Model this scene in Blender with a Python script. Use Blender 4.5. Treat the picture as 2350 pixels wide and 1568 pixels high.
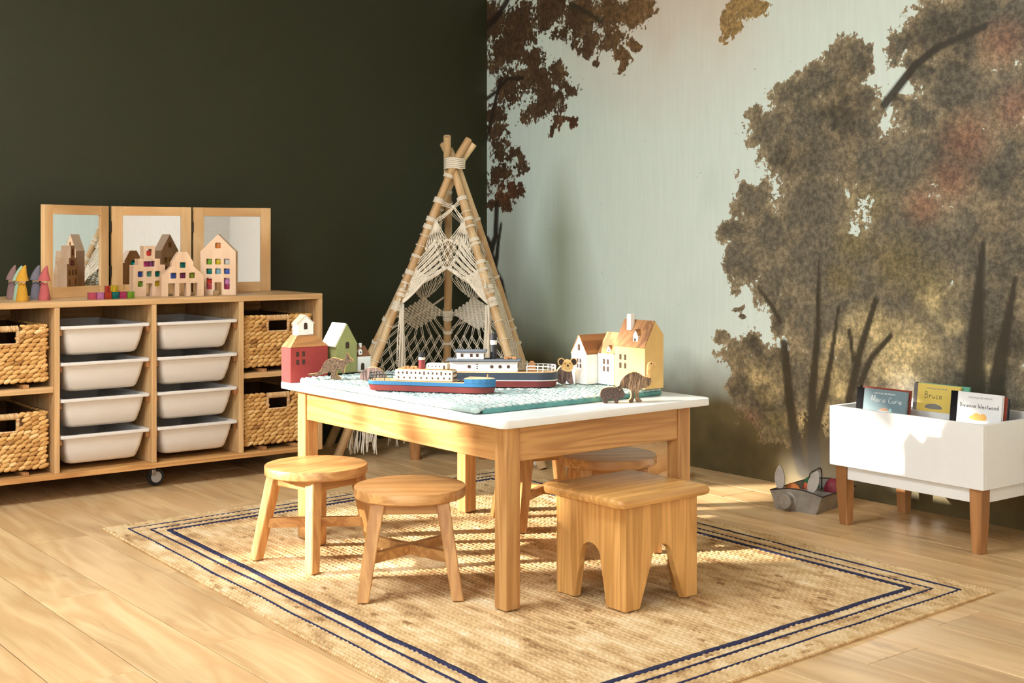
import bpy, bmesh, math, random
import numpy as np
from mathutils import Vector, Matrix

R = math.radians
rnd = random.Random(7)
S = bpy.context.scene
COL = S.collection
for o in list(bpy.data.objects):
    bpy.data.objects.remove(o)

# ------------------------------------------------------------------ camera, sky, sun, windows, added fill lamps, exposure
CAM_H = 1.0
cam = bpy.data.cameras.new('camera')
cam_o = bpy.data.objects.new('camera', cam)
COL.objects.link(cam_o)
cam_o.location = (0, 0, CAM_H)
cam_o.rotation_euler = (math.pi / 2, 0, 0)
cam.sensor_width = 36.0
cam.lens = 3000.0 / 2350.0 * 36.0
cam.shift_y = -(784.0 - 540.0) / 2350.0
cam.clip_start = 0.05
S.camera = cam_o
S.view_settings.view_transform = 'Standard'
S.view_settings.look = 'None'
S.view_settings.gamma = 1.0
S.view_settings.use_curve_mapping = False
S.view_settings.exposure = 0.30
cy = S.cycles
cy.max_bounces, cy.diffuse_bounces, cy.glossy_bounces, cy.transmission_bounces, cy.transparent_max_bounces = 7, 3, 3, 6, 4
cy.caustics_reflective = False
cy.caustics_refractive = False
cy.blur_glossy = 1.0
cy.use_adaptive_sampling = True
cy.adaptive_threshold = 0.1
cy.adaptive_min_samples = 14
cy.use_denoising = True

ROOM_ANG = 0.66 + math.pi                 # room axes: u runs along the green wall, v along the picture wall
CORNER = Vector((-0.131, 6.83, 0))
EU = Vector((math.cos(ROOM_ANG), math.sin(ROOM_ANG), 0))
EV = Vector((-math.sin(ROOM_ANG), math.cos(ROOM_ANG), 0))
ROOM_U, ROOM_V, ROOM_H = 7.4, 7.4, 2.75
def rm(u, v, z=0.0):
    return CORNER + EU * u + EV * v + Vector((0, 0, z))

world = bpy.data.worlds.new('sky')
S.world = world
world.use_nodes = True
wn = world.node_tree.nodes
wn['Background'].inputs[0].default_value = (0.80, 0.88, 1.0, 1)
wn['Background'].inputs[1].default_value = 1.2

sun = bpy.data.lights.new('sun', 'SUN')
sun.energy = 12.5
sun.angle = R(1.2)
sun.color = (1.0, 0.94, 0.84)
sun_o = bpy.data.objects.new('sun', sun)
COL.objects.link(sun_o)
sun_o.rotation_euler = Vector((0.938, 0.157, -0.309)).to_track_quat('-Z', 'Y').to_euler()
sun_o.location = (-6, 3, 4)

def window_light(name, u, v, z, w, h, power, toward, color):
    l = bpy.data.lights.new(name, 'AREA')
    l.shape = 'RECTANGLE'
    l.size, l.size_y = w, h
    l.energy = power
    l.color = color
    o = bpy.data.objects.new(name, l)
    COL.objects.link(o)
    o.location = rm(u, v, z)
    o.rotation_euler = toward.to_track_quat('-Z', 'Z').to_euler()
    return o
FILL_SIDE = (4.1, 6.5, 1.3, 2.62)               # unseen opening added for fill from the camera's left: v0,v1,z0,z1
FILL_BACK = (4.6, 6.8, 1.3, 2.62)             # unseen back wall opening added for frontal fill: u0,u1,z0,z1
WIN1 = (4.71, 5.77, 1.20, 2.28)           # unseen openings in the green wall, sills and heads stepped to shape the sun patches
WIN3 = (3.72, 4.68, 0.92, 1.53)
WIN4 = (5.80, 6.25, 1.36, 2.50)
SUN_SLOT = (6.27, 6.78, 2.02, 2.52)  # high opening added so that sun reaches the table apron
FILL_ROOF = (3.0, 4.3, 1.7, 2.8)               # unseen roof opening added for high fill from the left: u0,u1,v0,v1
window_light('added_back_fill', (FILL_BACK[0] + FILL_BACK[1]) / 2, ROOM_V - 0.03, (FILL_BACK[2] + FILL_BACK[3]) / 2,
             FILL_BACK[1] - FILL_BACK[0], FILL_BACK[3] - FILL_BACK[2], 44, -EV, (0.87, 0.945, 1.0))  # added fill lamp, lights the room from behind the camera
window_light('added_side_fill', ROOM_U - 0.03, (FILL_SIDE[0] + FILL_SIDE[1]) / 2, (FILL_SIDE[2] + FILL_SIDE[3]) / 2,
             FILL_SIDE[1] - FILL_SIDE[0], FILL_SIDE[3] - FILL_SIDE[2], 104, -EU, (0.87, 0.945, 1.0))  # added fill lamp, brightens the faces turned left
window_light('added_roof_fill', (FILL_ROOF[0] + FILL_ROOF[1]) / 2, (FILL_ROOF[2] + FILL_ROOF[3]) / 2, ROOM_H - .01,
             FILL_ROOF[1] - FILL_ROOF[0], FILL_ROOF[3] - FILL_ROOF[2], 84, Vector((0, 0, -1)), (0.87, 0.945, 1.0))  # added overhead lamp, the main soft fill
window_light('daylight_side_window', (WIN1[0] + WIN1[1]) / 2, 0.02, (WIN1[2] + WIN1[3]) / 2,
             WIN1[1] - WIN1[0] - 0.1, WIN1[3] - WIN1[2] - 0.1, 10, EV, (0.87, 0.945, 1.0))

# ------------------------------------------------------------------ helpers
def lin(c):
    return tuple(((x / 255.0) / 12.92 if x / 255.0 <= 0.04045 else ((x / 255.0 + 0.055) / 1.055) ** 2.4) for x in c)
def tag(o, label=None, cat=None, group=None, kind=None):
    if label: o['label'] = label
    if cat: o['category'] = cat
    if group: o['group'] = group
    if kind: o['kind'] = kind
    return o
def thing(name, label, cat, loc, rz=0.0, group=None):
    o = bpy.data.objects.new(name, None)
    o.empty_display_size = 0.05
    COL.objects.link(o)
    o.location = loc
    o.rotation_euler = (0, 0, rz)
    return tag(o, label, cat, group)
def link(name, me, parent=None, loc=None, rot=None):
    o = bpy.data.objects.new(name, me)
    COL.objects.link(o)
    if parent is not None: o.parent = parent
    if loc is not None: o.location = loc
    if rot is not None: o.rotation_euler = rot
    return o
def add_gco(me, g):
    n = len(me.vertices)
    co = np.empty(n * 3, np.float32)
    me.vertices.foreach_get('co', co)
    co = co.reshape(-1, 3)
    off = np.array([rnd.uniform(0, 40) for _ in range(3)], np.float32)
    a = co[:, [g, (g + 1) % 3, (g + 2) % 3]] + off
    at = me.attributes.new('gco', 'FLOAT_VECTOR', 'POINT')
    at.data.foreach_set('vector', a.ravel())
def fin(name, bm, mat, parent=None, g=0, smooth=False, loc=None, rot=None, recalc=True):
    if recalc: bmesh.ops.recalc_face_normals(bm, faces=bm.faces)
    me = bpy.data.meshes.new(name)
    bm.to_mesh(me); bm.free()
    if smooth:
        me.polygons.foreach_set('use_smooth', [True] * len(me.polygons))
        if smooth != 2: me.set_sharp_from_angle(angle=R(35))
    add_gco(me, g)
    me.materials.append(mat)
    return link(name, me, parent, loc, rot)
def raw(name, v, fc, mat, parent=None, g=0, smooth=True, sharp=False):
    me = bpy.data.meshes.new(name)
    me.from_pydata([tuple(map(float, p)) for p in v], [], [tuple(map(int, q)) for q in fc])
    if smooth:
        me.polygons.foreach_set('use_smooth', [True] * len(me.polygons))
        if sharp: me.set_sharp_from_angle(angle=R(40))
    add_gco(me, g)
    if mat: me.materials.append(mat)
    return link(name, me, parent)
def bx(bm, x0, x1, y0, y1, z0, z1, bev=0.0, seg=1):
    b = bmesh.new()
    r = bmesh.ops.create_cube(b, size=1)
    for v in b.verts:
        v.co = Vector(((v.co.x + .5) * (x1 - x0) + x0, (v.co.y + .5) * (y1 - y0) + y0, (v.co.z + .5) * (z1 - z0) + z0))
    if bev > 0: bmesh.ops.bevel(b, geom=list(b.edges), offset=bev, segments=seg, affect='EDGES', profile=.5)
    m = bpy.data.meshes.new('t'); b.to_mesh(m); b.free(); bm.from_mesh(m); bpy.data.meshes.remove(m)
def box(name, x0, x1, y0, y1, z0, z1, mat, parent=None, bev=0.002, g=0, seg=1):
    bm = bmesh.new(); bx(bm, x0, x1, y0, y1, z0, z1, bev, seg)
    return fin(name, bm, mat, parent, g, smooth=seg > 1)
def prism_bm(outer, holes, y0, y1, bev=0.0, plane='xz'):
    """polygon with holes drawn in x,z, given thickness along y"""
    bm = bmesh.new()
    es = []
    for loop in [outer] + list(holes):
        vs = [bm.verts.new((p[0], y0, p[1])) for p in loop]
        es += [bm.edges.new((vs[i], vs[(i + 1) % len(vs)])) for i in range(len(vs))]
    bmesh.ops.triangle_fill(bm, use_beauty=True, use_dissolve=False, edges=es)
    r = bmesh.ops.extrude_face_region(bm, geom=list(bm.faces))
    for e in r['geom']:
        if isinstance(e, bmesh.types.BMVert): e.co.y = y1
    bmesh.ops.recalc_face_normals(bm, faces=bm.faces)
    if bev > 0:
        ed = [e for e in bm.edges if len(e.link_faces) == 2 and e.calc_face_angle(0) > R(40) and abs(e.verts[0].co.y - e.verts[1].co.y) < 1e-6]
        bmesh.ops.bevel(bm, geom=ed, offset=bev, segments=2, affect='EDGES', profile=.5)
    if plane == 'xy':
        for v in bm.verts: v.co = Vector((v.co.x, v.co.z, v.co.y))
    return bm
def rrect(x0, x1, z0, z1, r, n=4):
    p = []
    for cx, cz, a in ((x1 - r, z1 - r, 0), (x0 + r, z1 - r, 90), (x0 + r, z0 + r, 180), (x1 - r, z0 + r, 270)):
        for i in range(n + 1):
            t = R(a + 90 * i / n); p.append((cx + r * math.cos(t), cz + r * math.sin(t)))
    return p
def rect(x0, x1, z0, z1): return [(x0, z0), (x1, z0), (x1, z1), (x0, z1)]
def arch(x0, x1, z0, z1, n=6):
    r = (x1 - x0) / 2; c = (x0 + x1) / 2
    return [(x0, z0), (x1, z0)] + [(c + r * math.cos(math.pi * i / n), z1 - r + r * math.sin(math.pi * i / n)) for i in range(n + 1)]
def lathe_bm(prof, n=32, bm=None, c=(0, 0, 0)):
    bm = bm or bmesh.new()
    rings = []
    for r, z in prof:
        if r < 1e-6: rings.append([bm.verts.new((c[0], c[1], c[2] + z))])
        else: rings.append([bm.verts.new((c[0] + r * math.cos(2 * math.pi * i / n), c[1] + r * math.sin(2 * math.pi * i / n), c[2] + z)) for i in range(n)])
    for a, b in zip(rings, rings[1:]):
        for i in range(n):
            j = (i + 1) % n
            if len(a) == 1 and len(b) > 1: bm.faces.new((a[0], b[i], b[j]))
            elif len(b) == 1 and len(a) > 1: bm.faces.new((a[i], a[j], b[0]))
            elif len(a) > 1: bm.faces.new((a[i], a[j], b[j], b[i]))
    return bm
def tube_vf(pts, r, n=6, closed=False, base=0):
    """vertices and faces of a tube along a polyline; r may be one number or one per point"""
    P = np.array(pts, float); m = len(P)
    rr = np.full(m, r, float) if np.isscalar(r) else np.array(r, float)
    T = np.empty_like(P)
    if closed: T = np.roll(P, -1, 0) - np.roll(P, 1, 0)
    else:
        T[1:-1] = P[2:] - P[:-2]; T[0] = P[1] - P[0]; T[-1] = P[-1] - P[-2]
    T /= np.maximum(np.linalg.norm(T, axis=1, keepdims=True), 1e-9)
    up = np.tile(np.array([0, 0, 1.0]), (m, 1))
    flat = np.abs(T[:, 2]) > .92
    up[flat] = (1, 0, 0) if flat.mean() < .99 else (1, 0, 0)
    if flat.any() and not flat.all(): up[:] = np.array([.577, .62, .53])
    A = np.cross(T, up); A /= np.maximum(np.linalg.norm(A, axis=1, keepdims=True), 1e-9)
    B = np.cross(A, T)
    an = np.arange(n) * 2 * np.pi / n
    V = (P[:, None] + rr[:, None, None] * (np.cos(an)[None, :, None] * A[:, None] + np.sin(an)[None, :, None] * B[:, None])).reshape(-1, 3)
    F = []
    for i in range(m if closed else m - 1):
        a = base + i * n; b = base + ((i + 1) % m) * n
        for k in range(n):
            k2 = (k + 1) % n
            F.append((a + k, b + k, b + k2, a + k2))
    if not closed:
        F.append(tuple(base + k for k in range(n))); F.append(tuple(base + (m - 1) * n + k for k in range(n))[::-1])
    return V, F
class Tubes:
    def __init__(s): s.v = []; s.f = []; s.n = 0
    def add(s, pts, r, n=5, closed=False):
        V, F = tube_vf(pts, r, n, closed, s.n); s.v.append(V); s.f += F; s.n += len(V); return s
    def ball(s, c, r, n=6):
        an = [(0, r)] + [(math.sin(math.pi * i / 4) * r, math.cos(math.pi * i / 4) * r) for i in (1, 2, 3)] + [(0, -r)]
        V, F = [], []
        V.append((c[0], c[1], c[2] + r))
        for q, zz in an[1:-1]:
            V += [(c[0] + q * math.cos(2 * math.pi * k / n), c[1] + q * math.sin(2 * math.pi * k / n), c[2] + zz) for k in range(n)]
        V.append((c[0], c[1], c[2] - r))
        b = s.n
        for k in range(n):
            k2 = (k + 1) % n
            F.append((b, b + 1 + k, b + 1 + k2))
            for j in range(2): F.append((b + 1 + j * n + k, b + 1 + (j + 1) * n + k, b + 1 + (j + 1) * n + k2, b + 1 + j * n + k2))
            F.append((b + 1 + 2 * n + k, b + 1 + 3 * n, b + 1 + 2 * n + k2))
        s.v.append(np.array(V)); s.f += F; s.n += len(V); return s
    def build(s, name, mat, parent=None, g=0, sharp=False):
        return raw(name, np.concatenate(s.v), s.f, mat, parent, g, True, sharp)
class Lumps:
    """many small stretched stitches joined in one mesh"""
    def __init__(s, nu=7, nv=4):
        V = [(0, 0, 1)]
        for j in range(1, nv):
            for i in range(nu):
                a = 2 * math.pi * i / nu; b = math.pi * j / nv
                V.append((math.sin(b) * math.cos(a), math.sin(b) * math.sin(a), math.cos(b)))
        V.append((0, 0, -1))
        F = []
        for i in range(nu):
            k = (i + 1) % nu
            F.append((0, 1 + i, 1 + k))
            for j in range(nv - 2):
                a = 1 + j * nu; b = a + nu
                F.append((a + i, b + i, b + k, a + k))
            F.append((1 + (nv - 2) * nu + i, len(V) - 1, 1 + (nv - 2) * nu + k))
        s.T = np.array(V)[:, [2, 0, 1]]; s.F = F; s.v = []; s.f = []; s.n = 0; s.c = []
    def add(s, c, ax, nrm, L, W, H, val=0.5):
        ax = np.array(ax, float); ax /= np.linalg.norm(ax)
        nrm = np.array(nrm, float); nrm -= ax * (nrm @ ax); nrm /= np.linalg.norm(nrm)
        sd = np.cross(nrm, ax)
        V = np.array(c, float) + s.T @ np.array([ax * L / 2, sd * W / 2, nrm * H / 2])
        s.v.append(V); s.f += [tuple(s.n + q for q in f_) for f_ in s.F]; s.n += len(V); s.c += [val] * len(V)
    def build(s, name, mat, parent=None):
        o = raw(name, np.concatenate(s.v), s.f, mat, parent, 0, True)
        a = o.data.attributes.new('val', 'FLOAT', 'POINT'); a.data.foreach_set('value', np.array(s.c, np.float32))
        return o
def copy_tree(o, parent=None):
    c = o.copy(); COL.objects.link(c); c.parent = parent
    for ch in list(o.children): copy_tree(ch, c)
    return c

# ------------------------------------------------------------------ materials
def newmat(name):
    m = bpy.data.materials.new(name); m.use_nodes = True
    nt = m.node_tree; b = nt.nodes['Principled BSDF']
    return m, nt, b
def nd(nt, t, **kw):
    n = nt.nodes.new(t)
    for k, v in kw.items(): setattr(n, k, v)
    return n
def ramp(nt, stops, interp='LINEAR'):
    n = nt.nodes.new('ShaderNodeValToRGB'); n.color_ramp.interpolation = interp
    e = n.color_ramp.elements
    e[0].position, e[0].color = stops[0][0], (*stops[0][1], 1)
    e[1].position, e[1].color = stops[-1][0], (*stops[-1][1], 1)
    for p, c in stops[1:-1]:
        q = e.new(p); q.color = (*c, 1)
    return n
def plain(name, c, rough=0.5, spec=0.5, metal=0.0, var=0.06, bump=0.0, bscale=80, trans=0.0, ior=1.45, coat=0.0):
    """even colour with a faint mottle and optional fine relief"""
    m, nt, b = newmat(name)
    L = nt.links
    tc = nd(nt, 'ShaderNodeTexCoord')
    n = nd(nt, 'ShaderNodeTexNoise'); n.inputs['Scale'].default_value = 25; n.inputs['Detail'].default_value = 3
    L.new(tc.outputs['Object'], n.inputs['Vector'])
    c = lin(c)
    r = ramp(nt, [(0.3, tuple(x * (1 - var) for x in c)), (0.7, tuple(min(1, x * (1 + var)) for x in c))])
    L.new(n.outputs['Fac'], r.inputs[0]); L.new(r.outputs[0], b.inputs['Base Color'])
    b.inputs['Roughness'].default_value = rough
    b.inputs['Specular IOR Level'].default_value = spec
    b.inputs['Metallic'].default_value = metal
    b.inputs['Transmission Weight'].default_value = trans
    b.inputs['IOR'].default_value = ior
    b.inputs['Coat Weight'].default_value = coat
    if bump > 0:
        n2 = nd(nt, 'ShaderNodeTexNoise'); n2.inputs['Scale'].default_value = bscale; n2.inputs['Detail'].default_value = 4
        L.new(tc.outputs['Object'], n2.inputs['Vector'])
        bp = nd(nt, 'ShaderNodeBump'); bp.inputs['Strength'].default_value = bump; bp.inputs['Distance'].default_value = 0.004
        L.new(n2.outputs['Fac'], bp.inputs['Height']); L.new(bp.outputs[0], b.inputs['Normal'])
    return m
def wood(name, light, dark, rough=0.42, ring=9.0, pore=0.25, randomize=0.0, contrast=(0.3, 0.72), knots=None):
    m, nt, b = newmat(name)
    L = nt.links
    at = nd(nt, 'ShaderNodeAttribute', attribute_name='gco')
    vec = at.outputs['Vector']
    if randomize:
        oi = nd(nt, 'ShaderNodeObjectInfo')
        mul = nd(nt, 'ShaderNodeVectorMath', operation='MULTIPLY_ADD')
        cmb = nd(nt, 'ShaderNodeCombineXYZ')
        for k in range(3): L.new(oi.outputs['Random'], cmb.inputs[k])
        L.new(cmb.outputs[0], mul.inputs[0]); mul.inputs[1].default_value = (71, 37, 53)
        L.new(vec, mul.inputs[2]); vec = mul.outputs[0]
    mp = nd(nt, 'ShaderNodeMapping'); mp.inputs['Scale'].default_value = (1.3, ring, ring)
    L.new(vec, mp.inputs['Vector'])
    n = nd(nt, 'ShaderNodeTexNoise'); n.inputs['Scale'].default_value = 1.0; n.inputs['Detail'].default_value = 2; n.inputs['Distortion'].default_value = 0.5
    L.new(mp.outputs[0], n.inputs['Vector'])
    mu = nd(nt, 'ShaderNodeMath', operation='MULTIPLY'); mu.inputs[1].default_value = 9.0
    L.new(n.outputs['Fac'], mu.inputs[0])
    pp = nd(nt, 'ShaderNodeMath', operation='PINGPONG'); pp.inputs[1].default_value = 1.0
    L.new(mu.outputs[0], pp.inputs[0])
    mp2 = nd(nt, 'ShaderNodeMapping'); mp2.inputs['Scale'].default_value = (9, 190, 190)
    L.new(vec, mp2.inputs['Vector'])
    n2 = nd(nt, 'ShaderNodeTexNoise'); n2.inputs['Scale'].default_value = 1.0; n2.inputs['Detail'].default_value = 3
    L.new(mp2.outputs[0], n2.inputs['Vector'])
    mx = nd(nt, 'ShaderNodeMath', operation='MULTIPLY_ADD'); mx.inputs[1].default_value = pore
    L.new(n2.outputs['Fac'], mx.inputs[0])
    m3 = nd(nt, 'ShaderNodeMath', operation='MULTIPLY'); m3.inputs[1].default_value = 1 - pore
    L.new(pp.outputs[0], m3.inputs[0]); L.new(m3.outputs[0], mx.inputs[2])
    l_, d_ = lin(light), lin(dark)
    r = ramp(nt, [(contrast[0], d_), (contrast[1], l_)])
    L.new(mx.outputs[0], r.inputs[0])
    col = r.outputs[0]
    mp3 = nd(nt, 'ShaderNodeMapping'); mp3.inputs['Scale'].default_value = (1.5, 5, 5)
    L.new(vec, mp3.inputs['Vector'])
    n3 = nd(nt, 'ShaderNodeTexNoise'); n3.inputs['Scale'].default_value = 1.0; n3.inputs['Detail'].default_value = 2
    L.new(mp3.outputs[0], n3.inputs['Vector'])
    hs = nd(nt, 'ShaderNodeHueSaturation')
    mr = nd(nt, 'ShaderNodeMapRange'); mr.inputs['From Min'].default_value = .3; mr.inputs['From Max'].default_value = .7
    mr.inputs['To Min'].default_value = .86; mr.inputs['To Max'].default_value = 1.10
    L.new(n3.outputs['Fac'], mr.inputs[0]); L.new(mr.outputs[0], hs.inputs['Value']); L.new(col, hs.inputs['Color'])
    col = hs.outputs[0]
    if randomize:
        hs2 = nd(nt, 'ShaderNodeHueSaturation')
        mr2 = nd(nt, 'ShaderNodeMapRange'); mr2.inputs['To Min'].default_value = 1 - randomize; mr2.inputs['To Max'].default_value = 1 + randomize
        L.new(oi.outputs['Random'], mr2.inputs[0]); L.new(mr2.outputs[0], hs2.inputs['Value']); L.new(col, hs2.inputs['Color'])
        col = hs2.outputs[0]
    if knots:
        mpk = nd(nt, 'ShaderNodeMapping'); mpk.inputs['Scale'].default_value = (2.2, 9, 9)
        L.new(vec, mpk.inputs['Vector'])
        nk = nd(nt, 'ShaderNodeTexNoise'); nk.inputs['Scale'].default_value = 1.0; nk.inputs['Detail'].default_value = 3; nk.inputs['Distortion'].default_value = 1.2
        L.new(mpk.outputs[0], nk.inputs['Vector'])
        mk_ = nd(nt, 'ShaderNodeMapRange', interpolation_type='SMOOTHSTEP'); mk_.inputs['From Min'].default_value = .60; mk_.inputs['From Max'].default_value = .78; mk_.inputs['To Max'].default_value = .75
        L.new(nk.outputs['Fac'], mk_.inputs[0])
        mxk = nd(nt, 'ShaderNodeMix', data_type='RGBA'); mxk.inputs['B'].default_value = (*lin(knots), 1)
        L.new(mk_.outputs[0], mxk.inputs['Factor']); L.new(col, mxk.inputs['A']); col = mxk.outputs['Result']
    L.new(col, b.inputs['Base Color'])
    b.inputs['Roughness'].default_value = rough
    bp = nd(nt, 'ShaderNodeBump'); bp.inputs['Strength'].default_value = 0.06; bp.inputs['Distance'].default_value = 0.002
    L.new(n2.outputs['Fac'], bp.inputs['Height']); L.new(bp.outputs[0], b.inputs['Normal'])
    return m
def valmat(name, stops, rough=0.85, bump=0.4, bscale=220, attr='val', stretch=(1, 1, 1)):
    """fibre material: colour picked by a per-piece value, plus fine noise"""
    m, nt, b = newmat(name)
    L = nt.links
    at = nd(nt, 'ShaderNodeAttribute', attribute_name=attr)
    tc = nd(nt, 'ShaderNodeTexCoord')
    mp = nd(nt, 'ShaderNodeMapping'); mp.inputs['Scale'].default_value = stretch
    L.new(tc.outputs['Object'], mp.inputs['Vector'])
    n = nd(nt, 'ShaderNodeTexNoise'); n.inputs['Scale'].default_value = bscale; n.inputs['Detail'].default_value = 3
    L.new(mp.outputs[0], n.inputs['Vector'])
    ad = nd(nt, 'ShaderNodeMath', operation='MULTIPLY_ADD'); ad.inputs[1].default_value = 0.5; ad.inputs[2].default_value = -0.25
    L.new(n.outputs['Fac'], ad.inputs[0])
    a2 = nd(nt, 'ShaderNodeMath', operation='ADD'); L.new(ad.outputs[0], a2.inputs[0]); L.new(at.outputs['Fac'], a2.inputs[1])
    r = ramp(nt, [(p, lin(c)) for p, c in stops])
    L.new(a2.outputs[0], r.inputs[0]); L.new(r.outputs[0], b.inputs['Base Color'])
    b.inputs['Roughness'].default_value = rough
    b.inputs['Specular IOR Level'].default_value = 0.2
    bp = nd(nt, 'ShaderNodeBump'); bp.inputs['Strength'].default_value = bump; bp.inputs['Distance'].default_value = 0.003
    L.new(n.outputs['Fac'], bp.inputs['Height']); L.new(bp.outputs[0], b.inputs['Normal'])
    return m
def bark(name, a, c, sc=(60, 60, 16)):
    m, nt, b = newmat(name); L = nt.links
    tc = nd(nt, 'ShaderNodeTexCoord')
    mp = nd(nt, 'ShaderNodeMapping'); mp.inputs['Scale'].default_value = sc
    L.new(tc.outputs['Object'], mp.inputs['Vector'])
    n = nd(nt, 'ShaderNodeTexNoise'); n.inputs['Scale'].default_value = 2.2; n.inputs['Detail'].default_value = 5; n.inputs['Distortion'].default_value = .8
    L.new(mp.outputs[0], n.inputs['Vector'])
    r = ramp(nt, [(0.32, lin(a)), (0.5, tuple((x + y) / 2 for x, y in zip(lin(a), lin(c)))), (0.68, lin(c))])
    L.new(n.outputs['Fac'], r.inputs[0]); L.new(r.outputs[0], b.inputs['Base Color'])
    b.inputs['Roughness'].default_value = .85
    bp = nd(nt, 'ShaderNodeBump'); bp.inputs['Strength'].default_value = .9; bp.inputs['Distance'].default_value = .006
    L.new(n.outputs['Fac'], bp.inputs['Height']); L.new(bp.outputs[0], b.inputs['Normal'])
    return m
def glassy(name, c):
    m, nt, b = newmat(name); L = nt.links
    tc = nd(nt, 'ShaderNodeTexCoord'); n = nd(nt, 'ShaderNodeTexNoise'); n.inputs['Scale'].default_value = 60
    L.new(tc.outputs['Object'], n.inputs['Vector'])
    c = lin(c); r = ramp(nt, [(.3, tuple(x * .92 for x in c)), (.7, c)])
    L.new(n.outputs['Fac'], r.inputs[0]); L.new(r.outputs[0], b.inputs['Base Color'])
    b.inputs['Roughness'].default_value = .06; b.inputs['Transmission Weight'].default_value = .72; b.inputs['IOR'].default_value = 1.3
    b.inputs['Emission Strength'].default_value = 0
    return m

OAK = wood('oak', (212, 160, 98), (186, 132, 76), rough=.38, ring=20, pore=.42)
OAK_PALE = wood('pale_oak', (222, 180, 126), (202, 158, 106), rough=.42, ring=18, pore=.42)
OAK_WARM = wood('warm_oak', (232, 176, 104), (206, 150, 82), rough=.32, ring=22, pore=.42)
BEECH = wood('beech', (232, 188, 132), (214, 164, 106), rough=.45, ring=6, pore=.35)
BLOCKWOOD = wood('block_wood', (236, 200, 164), (222, 182, 144), rough=.6, ring=5, pore=.5)
LEGWOOD = wood('leg_wood', (188, 134, 84), (154, 104, 60), rough=.4, ring=8)
ROOFWOOD = wood('roof_wood', (178, 124, 72), (138, 90, 50), rough=.6, ring=14)
FLOORWOOD = wood('floor_oak', (228, 192, 140), (208, 166, 114), rough=.36, ring=9, pore=.5, randomize=.06, contrast=(.26, .80), knots=(176, 136, 94))
WHITE = plain('white_lacquer', (244, 242, 236), .32, var=.01)
CEILM = plain('ceiling_paint', (206, 202, 196), .9, var=.02)
WALLWHITE = plain('white_wall', (248, 246, 240), .8, var=.02)
DARKHOLE = plain('dark_brown', (66, 44, 30), .8)
# ------------------------------------------------------------------ the room
GREEN = plain('green_paint', (43, 44, 21), .55, var=.03, bump=.05, bscale=300)
SEAM = plain('floor_seam', (150, 108, 66), .8)

def wall_mesh(name, outer, holes, mat, origin, ex, nrm, thick):
    """upright wall: polygon in (distance along ex, height), thickness away from the room"""
    bm = prism_bm(outer, holes, 0.0, thick)
    M = Matrix((( ex.x, -nrm.x, 0, origin.x), (ex.y, -nrm.y, 0, origin.y), (0, 0, 1, 0), (0, 0, 0, 1)))
    bmesh.ops.transform(bm, matrix=M, verts=bm.verts)
    return tag(fin(name, bm, mat), kind='structure')

w = wall_mesh('wall_left', rect(-.12, ROOM_U, -.05, ROOM_H), [rect(*WIN1), rect(*WIN3), rect(*WIN4), rect(*SUN_SLOT)], GREEN, rm(0, 0), EU, EV, .03)
w = wall_mesh('wall_back', rect(0, ROOM_U, -.05, ROOM_H), [rect(*FILL_BACK)], WALLWHITE, rm(0, ROOM_V), EU, -EV, .12)
w = wall_mesh('wall_side', rect(-.12, ROOM_V + .12, -.05, ROOM_H), [rect(*FILL_SIDE)], GREEN, rm(ROOM_U, 0), EV, -EU, .12)
MURAL_V = 3.55
w = wall_mesh('wall_right_plain', rect(MURAL_V, ROOM_V + .12, -.05, ROOM_H), [], WALLWHITE, rm(0, 0), EV, EU, .12)
bm = prism_bm(rect(0, ROOM_U, 0, ROOM_V), [rect(*FILL_ROOF)], ROOM_H, ROOM_H + .1, 0, 'xy')
c = tag(fin('ceiling', bm, CEILM), kind='structure'); c.location = CORNER; c.rotation_euler = (0, 0, ROOM_ANG)

def window_frame(n, origin, ex, nrm, x0, x1, z0, z1, cols):  # frames the sun windows and the added fill openings alike
    root = bpy.data.objects.new('window_%d' % n, None); COL.objects.link(root); root['kind'] = 'structure'
    root.location = origin; root.rotation_euler = (0, 0, math.atan2(ex.y, ex.x))
    s = 1 if ex.cross(nrm).z > 0 else -1
    def b(nm, a0, a1, c0, c1, d=.05):
        y = sorted((-s * .002, -s * (.002 + d * .5)))
        box(nm, a0, a1, y[0], y[1], c0, c1, WHITE, root, .003)
    if cols > 0: b('frame_bar', x0, x0 + .022, z0, z1); b('frame_bar', x1 - .022, x1, z0, z1)
    b('frame_bar', x0, x1, z0, z0 + .03); b('frame_bar', x0, x1, z1 - .03, z1)
    for i in range(1, cols):
        x = x0 + (x1 - x0) * i / cols; b('mullion', x - .02, x + .02, z0, z1, .03)
    return root
window_frame(1, rm(0, 0), EU, EV, *WIN1, 0)
window_frame(2, rm(0, ROOM_V), EU, -EV, *FILL_BACK, 3)
window_frame(3, rm(0, 0), EU, EV, *WIN3, 0)
window_frame(4, rm(0, 0), EU, EV, *WIN4, 0)
window_frame(6, rm(0, 0), EU, EV, *SUN_SLOT, 0)
window_frame(5, rm(ROOM_U, 0), EV, -EU, *FILL_SIDE, 3)

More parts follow.
